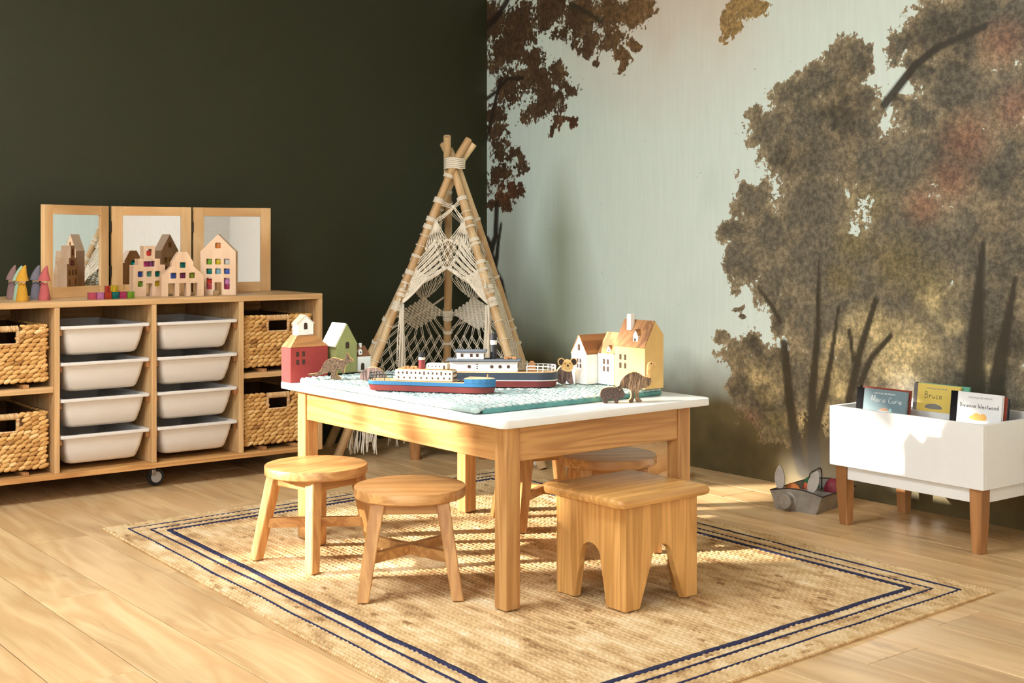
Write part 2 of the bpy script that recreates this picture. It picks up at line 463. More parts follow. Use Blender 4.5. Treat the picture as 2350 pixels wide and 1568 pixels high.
# floor: wide oak planks laid parallel to the picture wall, each its own piece
bm = bmesh.new(); bx(bm, 0, ROOM_U, 0, ROOM_V, -.06, -.006)
floor = tag(fin('floor', bm, SEAM), kind='structure'); floor.location = CORNER; floor.rotation_euler = (0, 0, ROOM_ANG)
PW, PL, GAP = .1945, 1.32, .0011
plank_me = None
u0 = 2.14 - PW * 11
row = 0
planks = 0
while u0 + row * PW < ROOM_U:
    ua = max(0, u0 + row * PW); ub = min(ROOM_U, u0 + (row + 1) * PW)
    va = -((row * .47) % 1.0) * PL
    far = u0 + row * PW > 3.6
    while va < ROOM_V:
        a, b_ = max(0, va), min(ROOM_V, va + PL)
        full = (ub - ua > PW - 1e-4) and (b_ - a > PL - 1e-4)
        if b_ - a > .02 and ub - ua > .02:
            if full and plank_me:
                o = link('plank', plank_me, floor)
                o.location = (ua, a, 0)
            else:
                bm = bmesh.new(); bx(bm, GAP, ub - ua - GAP, GAP, b_ - a - GAP, -.006, 0, .0012)
                o = fin('plank', bm, FLOORWOOD, floor, 1); o.location = (ua, a, 0)
                if full: plank_me = o.data
            planks += 1
        va += PL
    row += 1

# picture wall: printed woodland landscape, colours kept per point of the wall, leaf edges by noise
LEFT= [(0.05, 2.13, 0.226, 0.136), (0.27, 2.08, 0.236, 0.146), (0.51, 2.1, 0.185, 0.118), (0.74, 2.06, 0.175, 0.114), (0.96, 2.02, 0.157, 0.105), (1.13, 2.02, 0.115, 0.079), (1.25, 2.03, 0.05, 0.035), (0.14, 1.94, 0.221, 0.134), (0.36, 1.87, 0.158, 0.098), (0.2, 1.76, 0.164, 0.1), (0.61, 1.97, 0.082, 0.053), (0.8, 1.94, 0.107, 0.07), (0.97, 1.9, 0.099, 0.067), (1.09, 1.89, 0.058, 0.04), (1.03, 1.81, 0.059, 0.04), (0.87, 1.83, 0.049, 0.033), (0.41, 1.76, 0.173, 0.108), (0.59, 1.79, 0.106, 0.068), (0.68, 1.71, 0.084, 0.055), (0.49, 1.65, 0.142, 0.09), (0.57, 1.53, 0.073, 0.047), (0.68, 1.56, 0.065, 0.042), (0.35, 1.61, 0.084, 0.052), (0.08, 1.64, 0.112, 0.068), (0.06, 1.53, 0.098, 0.059), (0.5, 1.5, 0.041, 0.026), (0.12, 1.44, 0.118, 0.072), (0.25, 1.39, 0.086, 0.053), (0.1, 1.3, 0.142, 0.086), (0.24, 1.25, 0.079, 0.049), (0.14, 1.19, 0.096, 0.058), (0.04, 1.18, 0.075, 0.045), (0.3, 1.36, 0.043, 0.026)]
HANG= [(1.74, 1.95, 0.083, 0.062), (1.82, 1.93, 0.1, 0.076), (1.69, 1.9, 0.064, 0.048), (1.67, 1.83, 0.035, 0.026), (1.89, 1.94, 0.051, 0.039), (1.74, 1.85, 0.044, 0.033)]
RIGHT= [(2.22, 1.63, 0.131, 0.105), (2.33, 1.64, 0.091, 0.075), (2.11, 1.59, 0.12, 0.095), (1.98, 1.55, 0.095, 0.074), (1.91, 1.43, 0.111, 0.085), (2.11, 1.45, 0.196, 0.155), (2.3, 1.48, 0.148, 0.12), (2.41, 1.66, 0.036, 0.03), (2.37, 1.4, 0.12, 0.099), (2.0, 1.32, 0.149, 0.116), (2.17, 1.31, 0.192, 0.153), (2.34, 1.28, 0.182, 0.149), (1.82, 1.15, 0.124, 0.093), (1.74, 1.21, 0.049, 0.036), (1.72, 1.01, 0.103, 0.077), (1.91, 1.0, 0.197, 0.151), (2.13, 1.1, 0.216, 0.172), (1.77, 0.89, 0.109, 0.082), (1.95, 0.82, 0.16, 0.123), (2.17, 0.9, 0.235, 0.187), (1.69, 0.89, 0.054, 0.04), (2.7, 1.75, 0.162, 0.141), (2.88, 1.73, 0.187, 0.167), (3.03, 1.71, 0.145, 0.133), (2.57, 1.7, 0.068, 0.058), (2.63, 1.59, 0.083, 0.071), (2.79, 1.52, 0.192, 0.17), (2.96, 1.48, 0.181, 0.165), (2.54, 1.47, 0.038, 0.032), (2.62, 1.42, 0.102, 0.087), (2.44, 1.32, 0.108, 0.09), (2.54, 1.23, 0.209, 0.177), (2.76, 1.28, 0.212, 0.186), (2.96, 1.21, 0.198, 0.18), (2.61, 0.97, 0.279, 0.238), (2.88, 0.97, 0.255, 0.228), (2.42, 0.9, 0.237, 0.197), (3.01, 0.91, 0.194, 0.178), (2.34, 0.7, 0.284, 0.232), (2.61, 0.68, 0.279, 0.238), (2.89, 0.7, 0.253, 0.227), (2.15, 0.66, 0.204, 0.162), (2.0, 0.68, 0.101, 0.079), (1.85, 0.53, 0.085, 0.064), (1.69, 0.57, 0.054, 0.04), (1.74, 0.49, 0.092, 0.069), (1.91, 0.47, 0.153, 0.117), (2.11, 0.45, 0.218, 0.172), (1.77, 0.38, 0.121, 0.091), (2.32, 0.43, 0.245, 0.2), (2.61, 0.43, 0.26, 0.222), (2.89, 0.45, 0.236, 0.212), (1.95, 0.31, 0.206, 0.159), (1.77, 0.7, 0.029, 0.022), (1.81, 0.66, 0.024, 0.018)]
GLOW= [(2.22, 0.46, 0.097, 0.078), (2.23, 0.29, 0.084, 0.068), (2.19, 0.15, 0.076, 0.061), (2.27, 0.56, 0.083, 0.067), (2.77, 0.68, 0.053, 0.046), (2.72, 0.77, 0.107, 0.094), (2.06, 0.27, 0.066, 0.052), (2.4, 0.64, 0.119, 0.099), (2.57, 0.58, 0.15, 0.128), (1.91, 0.41, 0.116, 0.089), (2.88, 0.56, 0.085, 0.076), (2.27, 0.4, 0.062, 0.05), (2.48, 0.48, 0.078, 0.065)]
REDS= [(2.96, 1.66, 0.099, 0.09), (2.83, 1.34, 0.121, 0.107), (3.01, 1.43, 0.097, 0.089), (2.76, 1.19, 0.106, 0.093), (2.65, 1.11, 0.092, 0.079), (1.81, 0.12, 0.095, 0.072), (0.64, 1.51, 0.098, 0.063), (0.16, 1.22, 0.147, 0.089), (1.81, 0.24, 0.071, 0.054)]
OLIVE= [(2.4, 1.12, 0.099, 0.082), (2.34, 0.97, 0.101, 0.083), (2.54, 0.9, 0.133, 0.113), (2.28, 0.83, 0.083, 0.067), (2.67, 0.83, 0.109, 0.094), (1.62, 0.13, 0.101, 0.074), (1.95, 0.24, 0.091, 0.07)]
TR= {'a': [(2.173, 0.898), (2.167, 0.625), (2.139, 0.383), (2.143, 0.212), (2.152, 0.068)], 'b': [(2.268, 0.731), (2.233, 0.527), (2.201, 0.389), (2.156, 0.248)], 'c': [(2.439, 0.755), (2.37, 0.57), (2.315, 0.367)], 'd': [(2.507, 0.628), (2.42, 0.541), (2.37, 0.438)], 'e': [(1.998, 0.562), (2.025, 0.337), (2.065, 0.134), (2.091, 0.068)], 'g': [(2.336, 0.518), (2.319, 0.634)], 'h': [(1.86, 0.786), (1.93, 0.717), (1.976, 0.649)], 'i': [(2.478, 1.487), (2.611, 1.62), (2.702, 1.673), (2.894, 1.727)], 'j': [(2.961, 1.659), (2.944, 1.721)], 'l1': [(0.085, 1.158), (0.074, 0.989), (0.032, 0.921), (0.063, 0.819), (0.118, 0.753), (0.148, 0.642)], 'l2': [(0.002, 0.982), (0.047, 0.928)], 'l3': [(0.122, 1.056), (0.096, 0.955), (0.085, 0.887), (0.066, 0.819)], 'l4': [(-0.021, 1.707), (0.085, 1.744), (0.177, 1.803), (0.303, 1.791)], 'l5': [(-0.002, 2.093), (0.085, 2.127), (0.177, 2.204)], 'l6': [(-0.002, 1.501), (0.047, 1.634), (0.122, 1.808)], 'l7': [(0.676, 2.112), (0.803, 2.053), (0.896, 2.0)], 'm': [(2.886, 0.97), (2.86, 0.665), (2.852, 0.451)], 'n': [(3.01, 0.852), (2.944, 0.52), (2.927, 0.307)], 'mist': [(0.724, 1.292), (0.643, 0.958), (0.611, 0.535), (0.611, 0.323)]}

def blob_field(V, Z, L, soft=.55):
    d = np.zeros_like(V)
    for v, z, rv, rz in L:
        q = np.sqrt(((V - v) / rv) ** 2 + ((Z - z) / rz) ** 2)
        d = np.maximum(d, np.clip((1.25 - q) / soft, 0, 1))
    return d
def line_field(V, Z, pts, w0, w1):
    d = np.zeros_like(V)
    n = len(pts)
    for i in range(n - 1):
        (a, b_), (c, e) = pts[i], pts[i + 1]
        L2 = (c - a) ** 2 + (e - b_) ** 2 + 1e-9
        t = np.clip(((V - a) * (c - a) + (Z - b_) * (e - b_)) / L2, 0, 1)
        ww = w0 + (w1 - w0) * (i + t) / (n - 1)
        q = np.hypot(V - a - t * (c - a), Z - b_ - t * (e - b_)) / ww
        d = np.maximum(d, np.clip((1.3 - q) / .5, 0, 1))
    return d
def value_noise(V, Z, sc, seed):
    r = np.random.RandomState(seed); g = r.rand(256, 256)
    x, y = V * sc + 31.7, Z * sc + 17.3
    xi, yi = np.floor(x).astype(int), np.floor(y).astype(int)
    fx, fy = x - xi, y - yi
    fx, fy = fx * fx * (3 - 2 * fx), fy * fy * (3 - 2 * fy)
    G = lambda i, j: g[i % 256, j % 256]
    return (G(xi, yi) * (1 - fx) + G(xi + 1, yi) * fx) * (1 - fy) + (G(xi, yi + 1) * (1 - fx) + G(xi + 1, yi + 1) * fx) * fy
def fbm(V, Z, sc, seed, o=4):
    s, a, t = 0, .5, 0
    for k in range(o):
        s = s + a * value_noise(V, Z, sc * 2 ** k, seed + k); t += a; a *= .55
    return s / t
def mixc(A, c, m): return A * (1 - m[..., None]) + np.array(lin(c)) * m[..., None]

NV, NZ = 400, 310
vv = np.linspace(0, MURAL_V, NV); zz = np.linspace(-.05, ROOM_H, NZ)
V, Z = np.meshgrid(vv, zz, indexing='ij')
wob = fbm(V, Z, 5, 11) - .5
sky = np.zeros(V.shape + (3,)) + np.array(lin((232, 247, 234)))
n1 = fbm(V, Z, 1.6, 3)
sky = mixc(sky, (234, 247, 236), np.clip((V - .5) / 1.0, 0, 1) * .75)
sky = mixc(sky, (236, 220, 200), np.clip(1.3 - np.hypot((V - 1.45) / .8, (Z - 2.05) / .5), 0, 1) * np.clip(n1 * 2.2 - .5, 0, 1))
sky = mixc(sky, (204, 222, 214), np.clip(n1 * 3 - 1.7, 0, 1) * .5)
sky = mixc(sky, (150, 158, 126), np.clip(1.05 - np.hypot((V - .60) / (.12 + .28 * np.clip(1.35 - Z, 0, 1)), 0), 0, 1) * np.clip((1.40 - Z) / .4, 0, 1) * .75)
sky = mixc(sky, (120, 118, 80), np.clip(1 - V / .8, 0, 1) * np.clip((.80 - Z) / .45, 0, 1) * .85)
# misty lower band and ground
low = np.clip((.50 + .10 * wob + .10 * np.clip(1 - V / 1.0, 0, 1) - Z) / .22, 0, 1)
gnd = np.zeros_like(sky) + np.array(lin((112, 98, 64)))
gnd = mixc(gnd, (66, 58, 38), np.clip(fbm(V, Z, 6, 21) * 2.4 - .8, 0, 1) * .8)
gnd = mixc(gnd, (96, 98, 84), np.clip((.25 - Z) / .25, 0, 1) * np.clip(1.2 - V, 0, 1) * .6)
bg = sky * (1 - low[..., None]) + gnd * low[..., None]
wv = (fbm(V, Z, 9, 91) - .5) * .16 + (fbm(V, Z, 30, 95) - .5) * .06; wz = (fbm(V, Z, 9, 92) - .5) * .16 + (fbm(V, Z, 30, 96) - .5) * .06
Vw, Zw = V + wv, Z + wz
dens_l = blob_field(Vw, Zw, LEFT, 1.0) * (.74 + .26 * np.clip(fbm(V, Z, 14, 99) * 2.4 - .7, 0, 1))
dens_h = blob_field(Vw, Zw, HANG, 1.0)
dens_r = blob_field(Vw, Zw, RIGHT, .8)
fol = np.zeros_like(sky)
fr = np.zeros_like(sky) + np.array(lin((114, 106, 88)))  # right foliage lifted and greyed, glare haze painted into its colour
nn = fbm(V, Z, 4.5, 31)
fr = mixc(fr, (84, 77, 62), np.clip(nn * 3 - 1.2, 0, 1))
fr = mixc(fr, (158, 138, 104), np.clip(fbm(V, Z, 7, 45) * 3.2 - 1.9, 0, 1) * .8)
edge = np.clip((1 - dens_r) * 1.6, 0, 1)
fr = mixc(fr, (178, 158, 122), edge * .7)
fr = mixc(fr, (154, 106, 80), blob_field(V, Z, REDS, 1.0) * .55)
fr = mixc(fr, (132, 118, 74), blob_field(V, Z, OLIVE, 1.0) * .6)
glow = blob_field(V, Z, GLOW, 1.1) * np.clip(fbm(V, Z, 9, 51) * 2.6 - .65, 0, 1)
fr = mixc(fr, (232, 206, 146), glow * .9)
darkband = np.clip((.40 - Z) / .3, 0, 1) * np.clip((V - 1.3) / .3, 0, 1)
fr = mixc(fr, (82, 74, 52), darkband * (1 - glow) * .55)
fl = np.zeros_like(sky) + np.array(lin((84, 64, 46)))
fl = mixc(fl, (134, 106, 70), np.clip(fbm(V, Z, 12, 61) * 3 - 1.6, 0, 1) * .7)
fl = mixc(fl, (150, 116, 74), np.clip((V - .75) / .4, 0, 1) * .5)
fl = mixc(fl, (112, 62, 40), blob_field(V, Z, REDS, 1.0) * .6)
fh = np.zeros_like(sky) + np.array(lin((166, 136, 88)))
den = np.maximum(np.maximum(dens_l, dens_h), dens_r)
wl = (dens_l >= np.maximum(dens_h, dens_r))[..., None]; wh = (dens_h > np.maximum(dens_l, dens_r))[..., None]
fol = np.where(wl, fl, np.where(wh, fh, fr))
lowfol = np.clip((.30 - Z) / .12, 0, 1)
trunk = np.zeros_like(V)
for k, (a, b_) in dict(a=(.006, .036), b=(.006, .022), c=(.012, .018), d=(.010, .014), e=(.02, .03), g=(.008, .01), h=(.008, .01), i=(.018, .012), l1=(.018, .028), l2=(.015, .02), l3=(.01, .02), l4=(.012, .008), l5=(.022, .018), l6=(.012, .014), l7=(.012, .009), m=(.008, .05), n=(.008, .05)).items():
    trunk = np.maximum(trunk, line_field(V, Z, TR[k], a, b_))
tcol = np.where((V < .6)[..., None], np.array(lin((52, 40, 30))), np.array(lin((64, 57, 42))))
verts = []
Mv = (np.array(CORNER)[None, :] + vv[:, None] * np.array(EV)[None, :])
P = np.zeros((NV, NZ, 3)); P[..., 0] = Mv[:, 0][:, None]; P[..., 1] = Mv[:, 1][:, None]; P[..., 2] = zz[None, :]
idx = np.arange(NV * NZ).reshape(NV, NZ)
q = np.stack([idx[:-1, :-1], idx[:-1, 1:], idx[1:, 1:], idx[1:, :-1]], -1).reshape(-1, 4)
# back side so that the wall has real thickness
back = [np.array(rm(-.12, 0, -.05)), np.array(rm(-.12, MURAL_V, -.05)), np.array(rm(-.12, MURAL_V, ROOM_H)), np.array(rm(-.12, 0, ROOM_H))]
n0 = NV * NZ
AV = np.concatenate([P.reshape(-1, 3), np.array(back)])
AF = [tuple(x) for x in q.tolist()] + [(n0, n0 + 1, n0 + 2, n0 + 3), (n0, n0 + 1, int(idx[-1, 0]), 0), (n0 + 3, n0 + 2, int(idx[-1, -1]), int(idx[0, -1])), (n0, 0, int(idx[0, -1]), n0 + 3), (n0 + 1, int(idx[-1, 0]), int(idx[-1, -1]), n0 + 2)]
me = bpy.data.meshes.new('wall_right')
me.from_pydata(AV.tolist(), [], AF)
def cattr(nm, A):
    a = me.color_attributes.new(nm, 'FLOAT_COLOR', 'POINT')
    B = np.ones((len(AV), 4), np.float32); B[:n0, :A.shape[-1]] = A.reshape(-1, A.shape[-1]); a.data.foreach_set('color', B.ravel())
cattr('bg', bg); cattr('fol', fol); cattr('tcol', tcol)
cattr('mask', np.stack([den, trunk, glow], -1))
m, nt, b = newmat('printed_landscape'); L = nt.links
A_ = {k: nd(nt, 'ShaderNodeAttribute', attribute_name=k) for k in ('bg', 'fol', 'tcol', 'mask')}
sp = nd(nt, 'ShaderNodeSeparateColor'); L.new(A_['mask'].outputs['Color'], sp.inputs[0])
geo = nd(nt, 'ShaderNodeNewGeometry')
n1 = nd(nt, 'ShaderNodeTexNoise'); n1.inputs['Scale'].default_value = 15; n1.inputs['Detail'].default_value = 6; n1.inputs['Roughness'].default_value = .74; n1.inputs['Distortion'].default_value = .6
L.new(geo.outputs['Position'], n1.inputs['Vector'])
# leaf edge: density + noise pushed through a threshold
e1 = nd(nt, 'ShaderNodeMath', operation='MULTIPLY_ADD'); e1.inputs[1].default_value = 3.0; e1.inputs[2].default_value = -4.28
L.new(n1.outputs['Fac'], e1.inputs[0])
n5 = nd(nt, 'ShaderNodeTexNoise'); n5.inputs['Scale'].default_value = 58; n5.inputs['Detail'].default_value = 4; n5.inputs['Roughness'].default_value = .62
L.new(geo.outputs['Position'], n5.inputs['Vector'])
e5 = nd(nt, 'ShaderNodeMath', operation='MULTIPLY_ADD'); e5.inputs[1].default_value = 3.6
L.new(n5.outputs['Fac'], e5.inputs[0]); L.new(e1.outputs[0], e5.inputs[2])
e2 = nd(nt, 'ShaderNodeMath', operation='MULTIPLY_ADD'); e2.inputs[1].default_value = 2.8
L.new(sp.outputs[0], e2.inputs[0]); L.new(e5.outputs[0], e2.inputs[2])
e3 = nd(nt, 'ShaderNodeMapRange', interpolation_type='SMOOTHSTEP'); e3.inputs['From Min'].default_value = 0.0; e3.inputs['From Max'].default_value = .22
L.new(e2.outputs[0], e3.inputs[0])
# leaf shading variation printed in the picture
n2 = nd(nt, 'ShaderNodeTexNoise'); n2.inputs['Scale'].default_value = 46; n2.inputs['Detail'].default_value = 5; n2.inputs['Roughness'].default_value = .8
L.new(geo.outputs['Position'], n2.inputs['Vector'])
mr = nd(nt, 'ShaderNodeMapRange'); mr.inputs['From Min'].default_value = .42; mr.inputs['From Max'].default_value = .66; mr.inputs['To Min'].default_value = .66; mr.inputs['To Max'].default_value = 1.75
L.new(n2.outputs['Fac'], mr.inputs[0])
hs = nd(nt, 'ShaderNodeHueSaturation'); L.new(mr.outputs[0], hs.inputs['Value']); L.new(A_['fol'].outputs['Color'], hs.inputs['Color'])
mr4 = nd(nt, 'ShaderNodeMapRange'); mr4.inputs['From Min'].default_value = .3; mr4.inputs['From Max'].default_value = .7; mr4.inputs['To Min'].default_value = .975; mr4.inputs['To Max'].default_value = 1.02
mpz = nd(nt, 'ShaderNodeMapping'); mpz.inputs['Scale'].default_value = (60, 60, 5)
L.new(geo.outputs['Position'], mpz.inputs['Vector'])
n3 = nd(nt, 'ShaderNodeTexNoise'); n3.inputs['Scale'].default_value = 1; n3.inputs['Detail'].default_value = 3
L.new(mpz.outputs[0], n3.inputs['Vector']); L.new(n3.outputs['Fac'], mr4.inputs[0])
hb = nd(nt, 'ShaderNodeHueSaturation'); L.new(mr4.outputs[0], hb.inputs['Value']); L.new(A_['bg'].outputs['Color'], hb.inputs['Color'])
mx = nd(nt, 'ShaderNodeMix', data_type='RGBA'); L.new(e3.outputs[0], mx.inputs['Factor']); L.new(hb.outputs[0], mx.inputs['A']); L.new(hs.outputs[0], mx.inputs['B'])
mt = nd(nt, 'ShaderNodeMix', data_type='RGBA')
tm = nd(nt, 'ShaderNodeMath', operation='MULTIPLY'); tm.inputs[1].default_value = .97; L.new(sp.outputs[1], tm.inputs[0])
L.new(tm.outputs[0], mt.inputs['Factor']); L.new(mx.outputs['Result'], mt.inputs['A']); L.new(A_['tcol'].outputs['Color'], mt.inputs['B'])
L.new(mt.outputs['Result'], b.inputs['Base Color'])
b.inputs['Roughness'].default_value = .42; b.inputs['Specular IOR Level'].default_value = .5
me.materials.append(m)
me.polygons.foreach_set('use_smooth', [False] * len(me.polygons))
wall_r = tag(link('wall_right', me), 'wall covered with a printed woodland landscape', kind='structure')
# ------------------------------------------------------------------ jute rug
RL = Vector((-1.388, 4.427, 0)); RE1 = Vector((1.333, 1.150, 0)); RE2 = Vector((1.402, -1.929, 0))
W1, W2 = RE1.length, RE2.length
rug = thing('jute_rug', 'large braided jute rug with navy stripes round its border, under the play table', 'rug', RL)
JUTE = valmat('jute', [(0.0, (156, 116, 74)), (.35, (216, 178, 126)), (.6, (234, 204, 156)), (1.0, (250, 238, 214))], .9, .5, 260)
NAVY = valmat('navy_yarn', [(0.0, (30, 30, 48)), (1.0, (62, 62, 92))], .9, .6, 240)
nS, nT = 430, 400
s_ = np.linspace(0, W1, nS); t_ = np.linspace(0, W2, nT)
Sg, Tg = np.meshgrid(s_, t_, indexing='ij')
dS, dT = np.minimum(Sg, W1 - Sg), np.minimum(Tg, W2 - Tg)
dd = np.minimum(dS, dT)
border = dd < .172
alongS = dT <= dS                      # nearest edge runs along s
across = np.where(border, dd, Sg); along = np.where(border, np.where(alongS, Sg, Tg), Tg)
wav = .0022 * (value_noise(along, across, 5, 5) - .5)
across = across + wav
pit = np.where(border, .0125, .0165)
rowi = np.floor(across / pit); fr_ = across / pit - rowi
prof = np.sqrt(np.clip(1 - (2 * fr_ - 1) ** 2, 0, 1))
br = np.sin(2 * np.pi * (along / .021 + .5 * (rowi % 2) + (fr_ - .5) * .9 * np.where(rowi % 2 > 0, 1, -1)))
hgt = .0045 + .0052 * prof * (.74 + .26 * br) + .0022 * (fbm(Sg, Tg, 60, 71, 3) - .5)
hgt = np.where(dd < .004, hgt * .5, hgt)
rr_ = np.random.RandomState(5).rand(4000)
val = .42 + .20 * (rr_[(rowi.astype(int) * 7 + border * 977) % 4000] - .5) + .5 * (fbm(Sg * 3, Tg, 7, 75, 3) - .5) + .5 * (fbm(Sg, Tg * .5, 45, 79, 2) - .5) + .10 * br * prof
val = np.where(rr_[(rowi.astype(int) * 13 + (along / .028).astype(int) * 57) % 4000] > .985, val - .35, val)
val = np.where(fr_ < .12, val - .18, val)
e1, e2 = np.array(RE1.normalized()), np.array(RE2.normalized())
edge_w = .004 * (value_noise(Sg, Tg, 9, 81) - .5)
P = Sg[..., None] * e1 + Tg[..., None] * e2
P[..., 2] = hgt
idx = np.arange(nS * nT).reshape(nS, nT)
q = np.stack([idx[:-1, :-1], idx[1:, :-1], idx[1:, 1:], idx[:-1, 1:]], -1).reshape(-1, 4)
ring = np.concatenate([idx[:, 0], idx[-1, 1:], idx[::-1, -1][1:], idx[0, ::-1][1:-1]])
VV = np.concatenate([P.reshape(-1, 3), P.reshape(-1, 3)[ring] * np.array([1, 1, 0])])
nb = nS * nT
FF = q.tolist() + [[int(ring[i]), int(nb + i), int(nb + (i + 1) % len(ring)), int(ring[(i + 1) % len(ring)])] for i in range(len(ring))]
o = raw('braided_field', VV, [tuple(x[::-1]) for x in FF], JUTE, rug)
a = o.data.attributes.new('val', 'FLOAT', 'POINT'); vl = np.zeros(len(VV), np.float32); vl[:nb] = val.ravel(); vl[nb:] = .2
a.data.foreach_set('value', vl); tag(o, kind='stuff')
# stitched cord round the edge, then the three navy lines
def ring_path(d, step=.014, wob=.002, seed=1):
    cs = [(d, d), (W1 - d, d), (W1 - d, W2 - d), (d, W2 - d)]
    out = []
    for i in range(4):
        a, b_ = np.array(cs[i]), np.array(cs[(i + 1) % 4]); n = int(np.linalg.norm(b_ - a) / step)
        for k in range(n): out.append(a + (b_ - a) * k / n)
    A = np.array(out)
    nv = value_noise(A[:, 0], A[:, 1], 6, seed) - .5
    A = A + wob * nv[:, None]
    return A[:, :1] * e1 + A[:, 1:] * e2
lm = Lumps(6, 4)
pth = ring_path(.004, .0115)
for i in range(len(pth)):
    ax = pth[(i + 1) % len(pth)] - pth[i - 1]; ax = ax / np.linalg.norm(ax)
    sd = np.cross(ax, (0, 0, 1))
    lm.add(pth[i] + np.array([0, 0, .0053]), ax + .55 * sd, (0, 0, 1), .0165, .010, .0106, .25 + .3 * rnd.random())
tag(lm.build('edge_binding', JUTE, rug), kind='stuff')
for d, hw, hh in ((.070, .0042, .0102), (.128, .0045, .0102), (.172, .0105, .0104)):
    A = ring_path(d, .010, .007, int(d * 1000))
    n = len(A); Vn = []; Fn = []; vals = []
    for i in range(n):
        ax = A[(i + 1) % n] - A[i - 1]; ax /= np.linalg.norm(ax); sd = np.cross(ax, (0, 0, 1.0))
        w_ = hw * (1 + .25 * (rnd.random() - .5))
        for k, (a, z) in enumerate(((-1, .003), (-.75, hh * .92), (0, hh * (1 + .06 * (rnd.random() - .5))), (.75, hh * .92), (1, .003))):
            Vn.append(A[i] + sd * a * w_ + np.array([0, 0, z])); vals.append(.3 + .5 * rnd.random())
        for k in range(4):
            j = (i + 1) % n; Fn.append((i * 5 + k, j * 5 + k, j * 5 + k + 1, i * 5 + k + 1))
    o = raw('navy_stripe', Vn, Fn, NAVY, rug)
    at = o.data.attributes.new('val', 'FLOAT', 'POINT'); at.data.foreach_set('value', np.array(vals, np.float32))
RUGZ = .0104

# ------------------------------------------------------------------ play table
TANG = .6763
TO = Vector((-0.016, 3.432, 0))
def tb(a, b_, z=0):                       # a along the long side (away left), b along the short side (away right)
    return TO + Vector((-math.sin(TANG), math.cos(TANG), 0)) * a + Vector((math.cos(TANG), math.sin(TANG), 0)) * b_ + Vector((0, 0, z))
TL, TW, TS, TD, TT = 1.0986, .6981, .0491, .0448, .52
tab = thing('play_table', 'low oak play table with a white top, on the jute rug', 'table', TO + Vector((0, 0, RUGZ)), TANG)
# local axes: x = short side (away right), y = long side (away left)
H0 = TT - .0225 - RUGZ
bm = prism_bm(rrect(-TD, TW + TD, -TD, TL + TD, .022, 6), [], H0, H0 + .0225, .0035, 'xy')
fin('tabletop', bm, plain('white_top', (243, 242, 236), .28, var=.01), tab, 1, True)
for (x, y) in ((0, 0), (TW - TS, 0), (0, TL - TS), (TW - TS, TL - TS)):
    box('leg', x, x + TS, y, y + TS, 0, H0, OAK, tab, .002, 2)
ap0, ap1 = H0 - .098, H0
box('apron', .006, .026, TS, TL - TS, ap0, ap1, OAK, tab, .0015, 1)
box('apron', TW - .026, TW - .006, TS, TL - TS, ap0, ap1, OAK, tab, .0015, 1)
box('apron', TS, TW - TS, .006, .026, ap0, ap1, OAK, tab, .0015, 0)
box('apron', TS, TW - TS, TL - .026, TL - .006, ap0, ap1, OAK, tab, .0015, 0)

# ------------------------------------------------------------------ stools
def round_stool(label, x, y, rz):
    t = thing('round_stool', label, 'stool', (x, y, RUGZ), rz, 'round oak stools at the play table')
    H, RS = .30 - RUGZ, .1565
    prof = [(0, H - .030), (RS - .006, H - .030), (RS - .002, H - .028), (RS, H - .0255), (RS, H - .0035), (RS - .0012, H - .001), (RS - .004, H), (0, H)]
    fin('seat', lathe_bm(prof, 64), OAK, t, 0, True)
    top, bot, lw = .088, .128, .034
    for sx in (-1, 1):
        for sy in (-1, 1):
            bm = bmesh.new()
            vs = []
            for z, r, hw in ((0, bot, lw * .47), (H - .030, top, lw * .55)):
                vs.append([bm.verts.new((sx * r + a * hw, sy * r + b_ * hw, z)) for a, b_ in ((-1, -1), (1, -1), (1, 1), (-1, 1))])
            for i in range(4): bm.faces.new((vs[0][i], vs[0][(i + 1) % 4], vs[1][(i + 1) % 4], vs[1][i]))
            bm.faces.new(vs[0][::-1]); bm.faces.new(vs[1])
            bmesh.ops.bevel(bm, geom=list(bm.edges), offset=.0025, segments=1, affect='EDGES')
            fin('leg', bm, OAK, t, 2)
    z0, z1 = H - .062, H - .031
    for sy in (-1, 1): box('apron', -top, top, sy * top - .009, sy * top + .009, z0, z1, OAK, t, .001, 0)
    for sx in (-1, 1): box('apron', sx * top - .009, sx * top + .009, -top, top, z0, z1, OAK, t, .001, 1)
    for a in (45, -45):
        bm = bmesh.new(); bx(bm, -.150, .150, -.010, .010, .098 - (a < 0) * .0006, .126 + (a < 0) * .0006, .001)
        bmesh.ops.rotate(bm, cent=(0, 0, 0), matrix=Matrix.Rotation(R(a), 3, 'Z'), verts=bm.verts)
        fin('stretcher', bm, OAK, t, 0)
    return t
round_stool('round oak stool nearest the basket sideboard, its seat in full sunlight', -.600, 4.005, R(50))
round_stool('round oak stool in the foreground left of the front table leg', -.286, 3.663, R(5))
round_stool('round oak stool whose seat shows just behind the square stool', .307, 4.19, R(8))
round_stool('round oak stool tucked under the table, its seat hidden behind the apron', .105, 4.515, R(20))

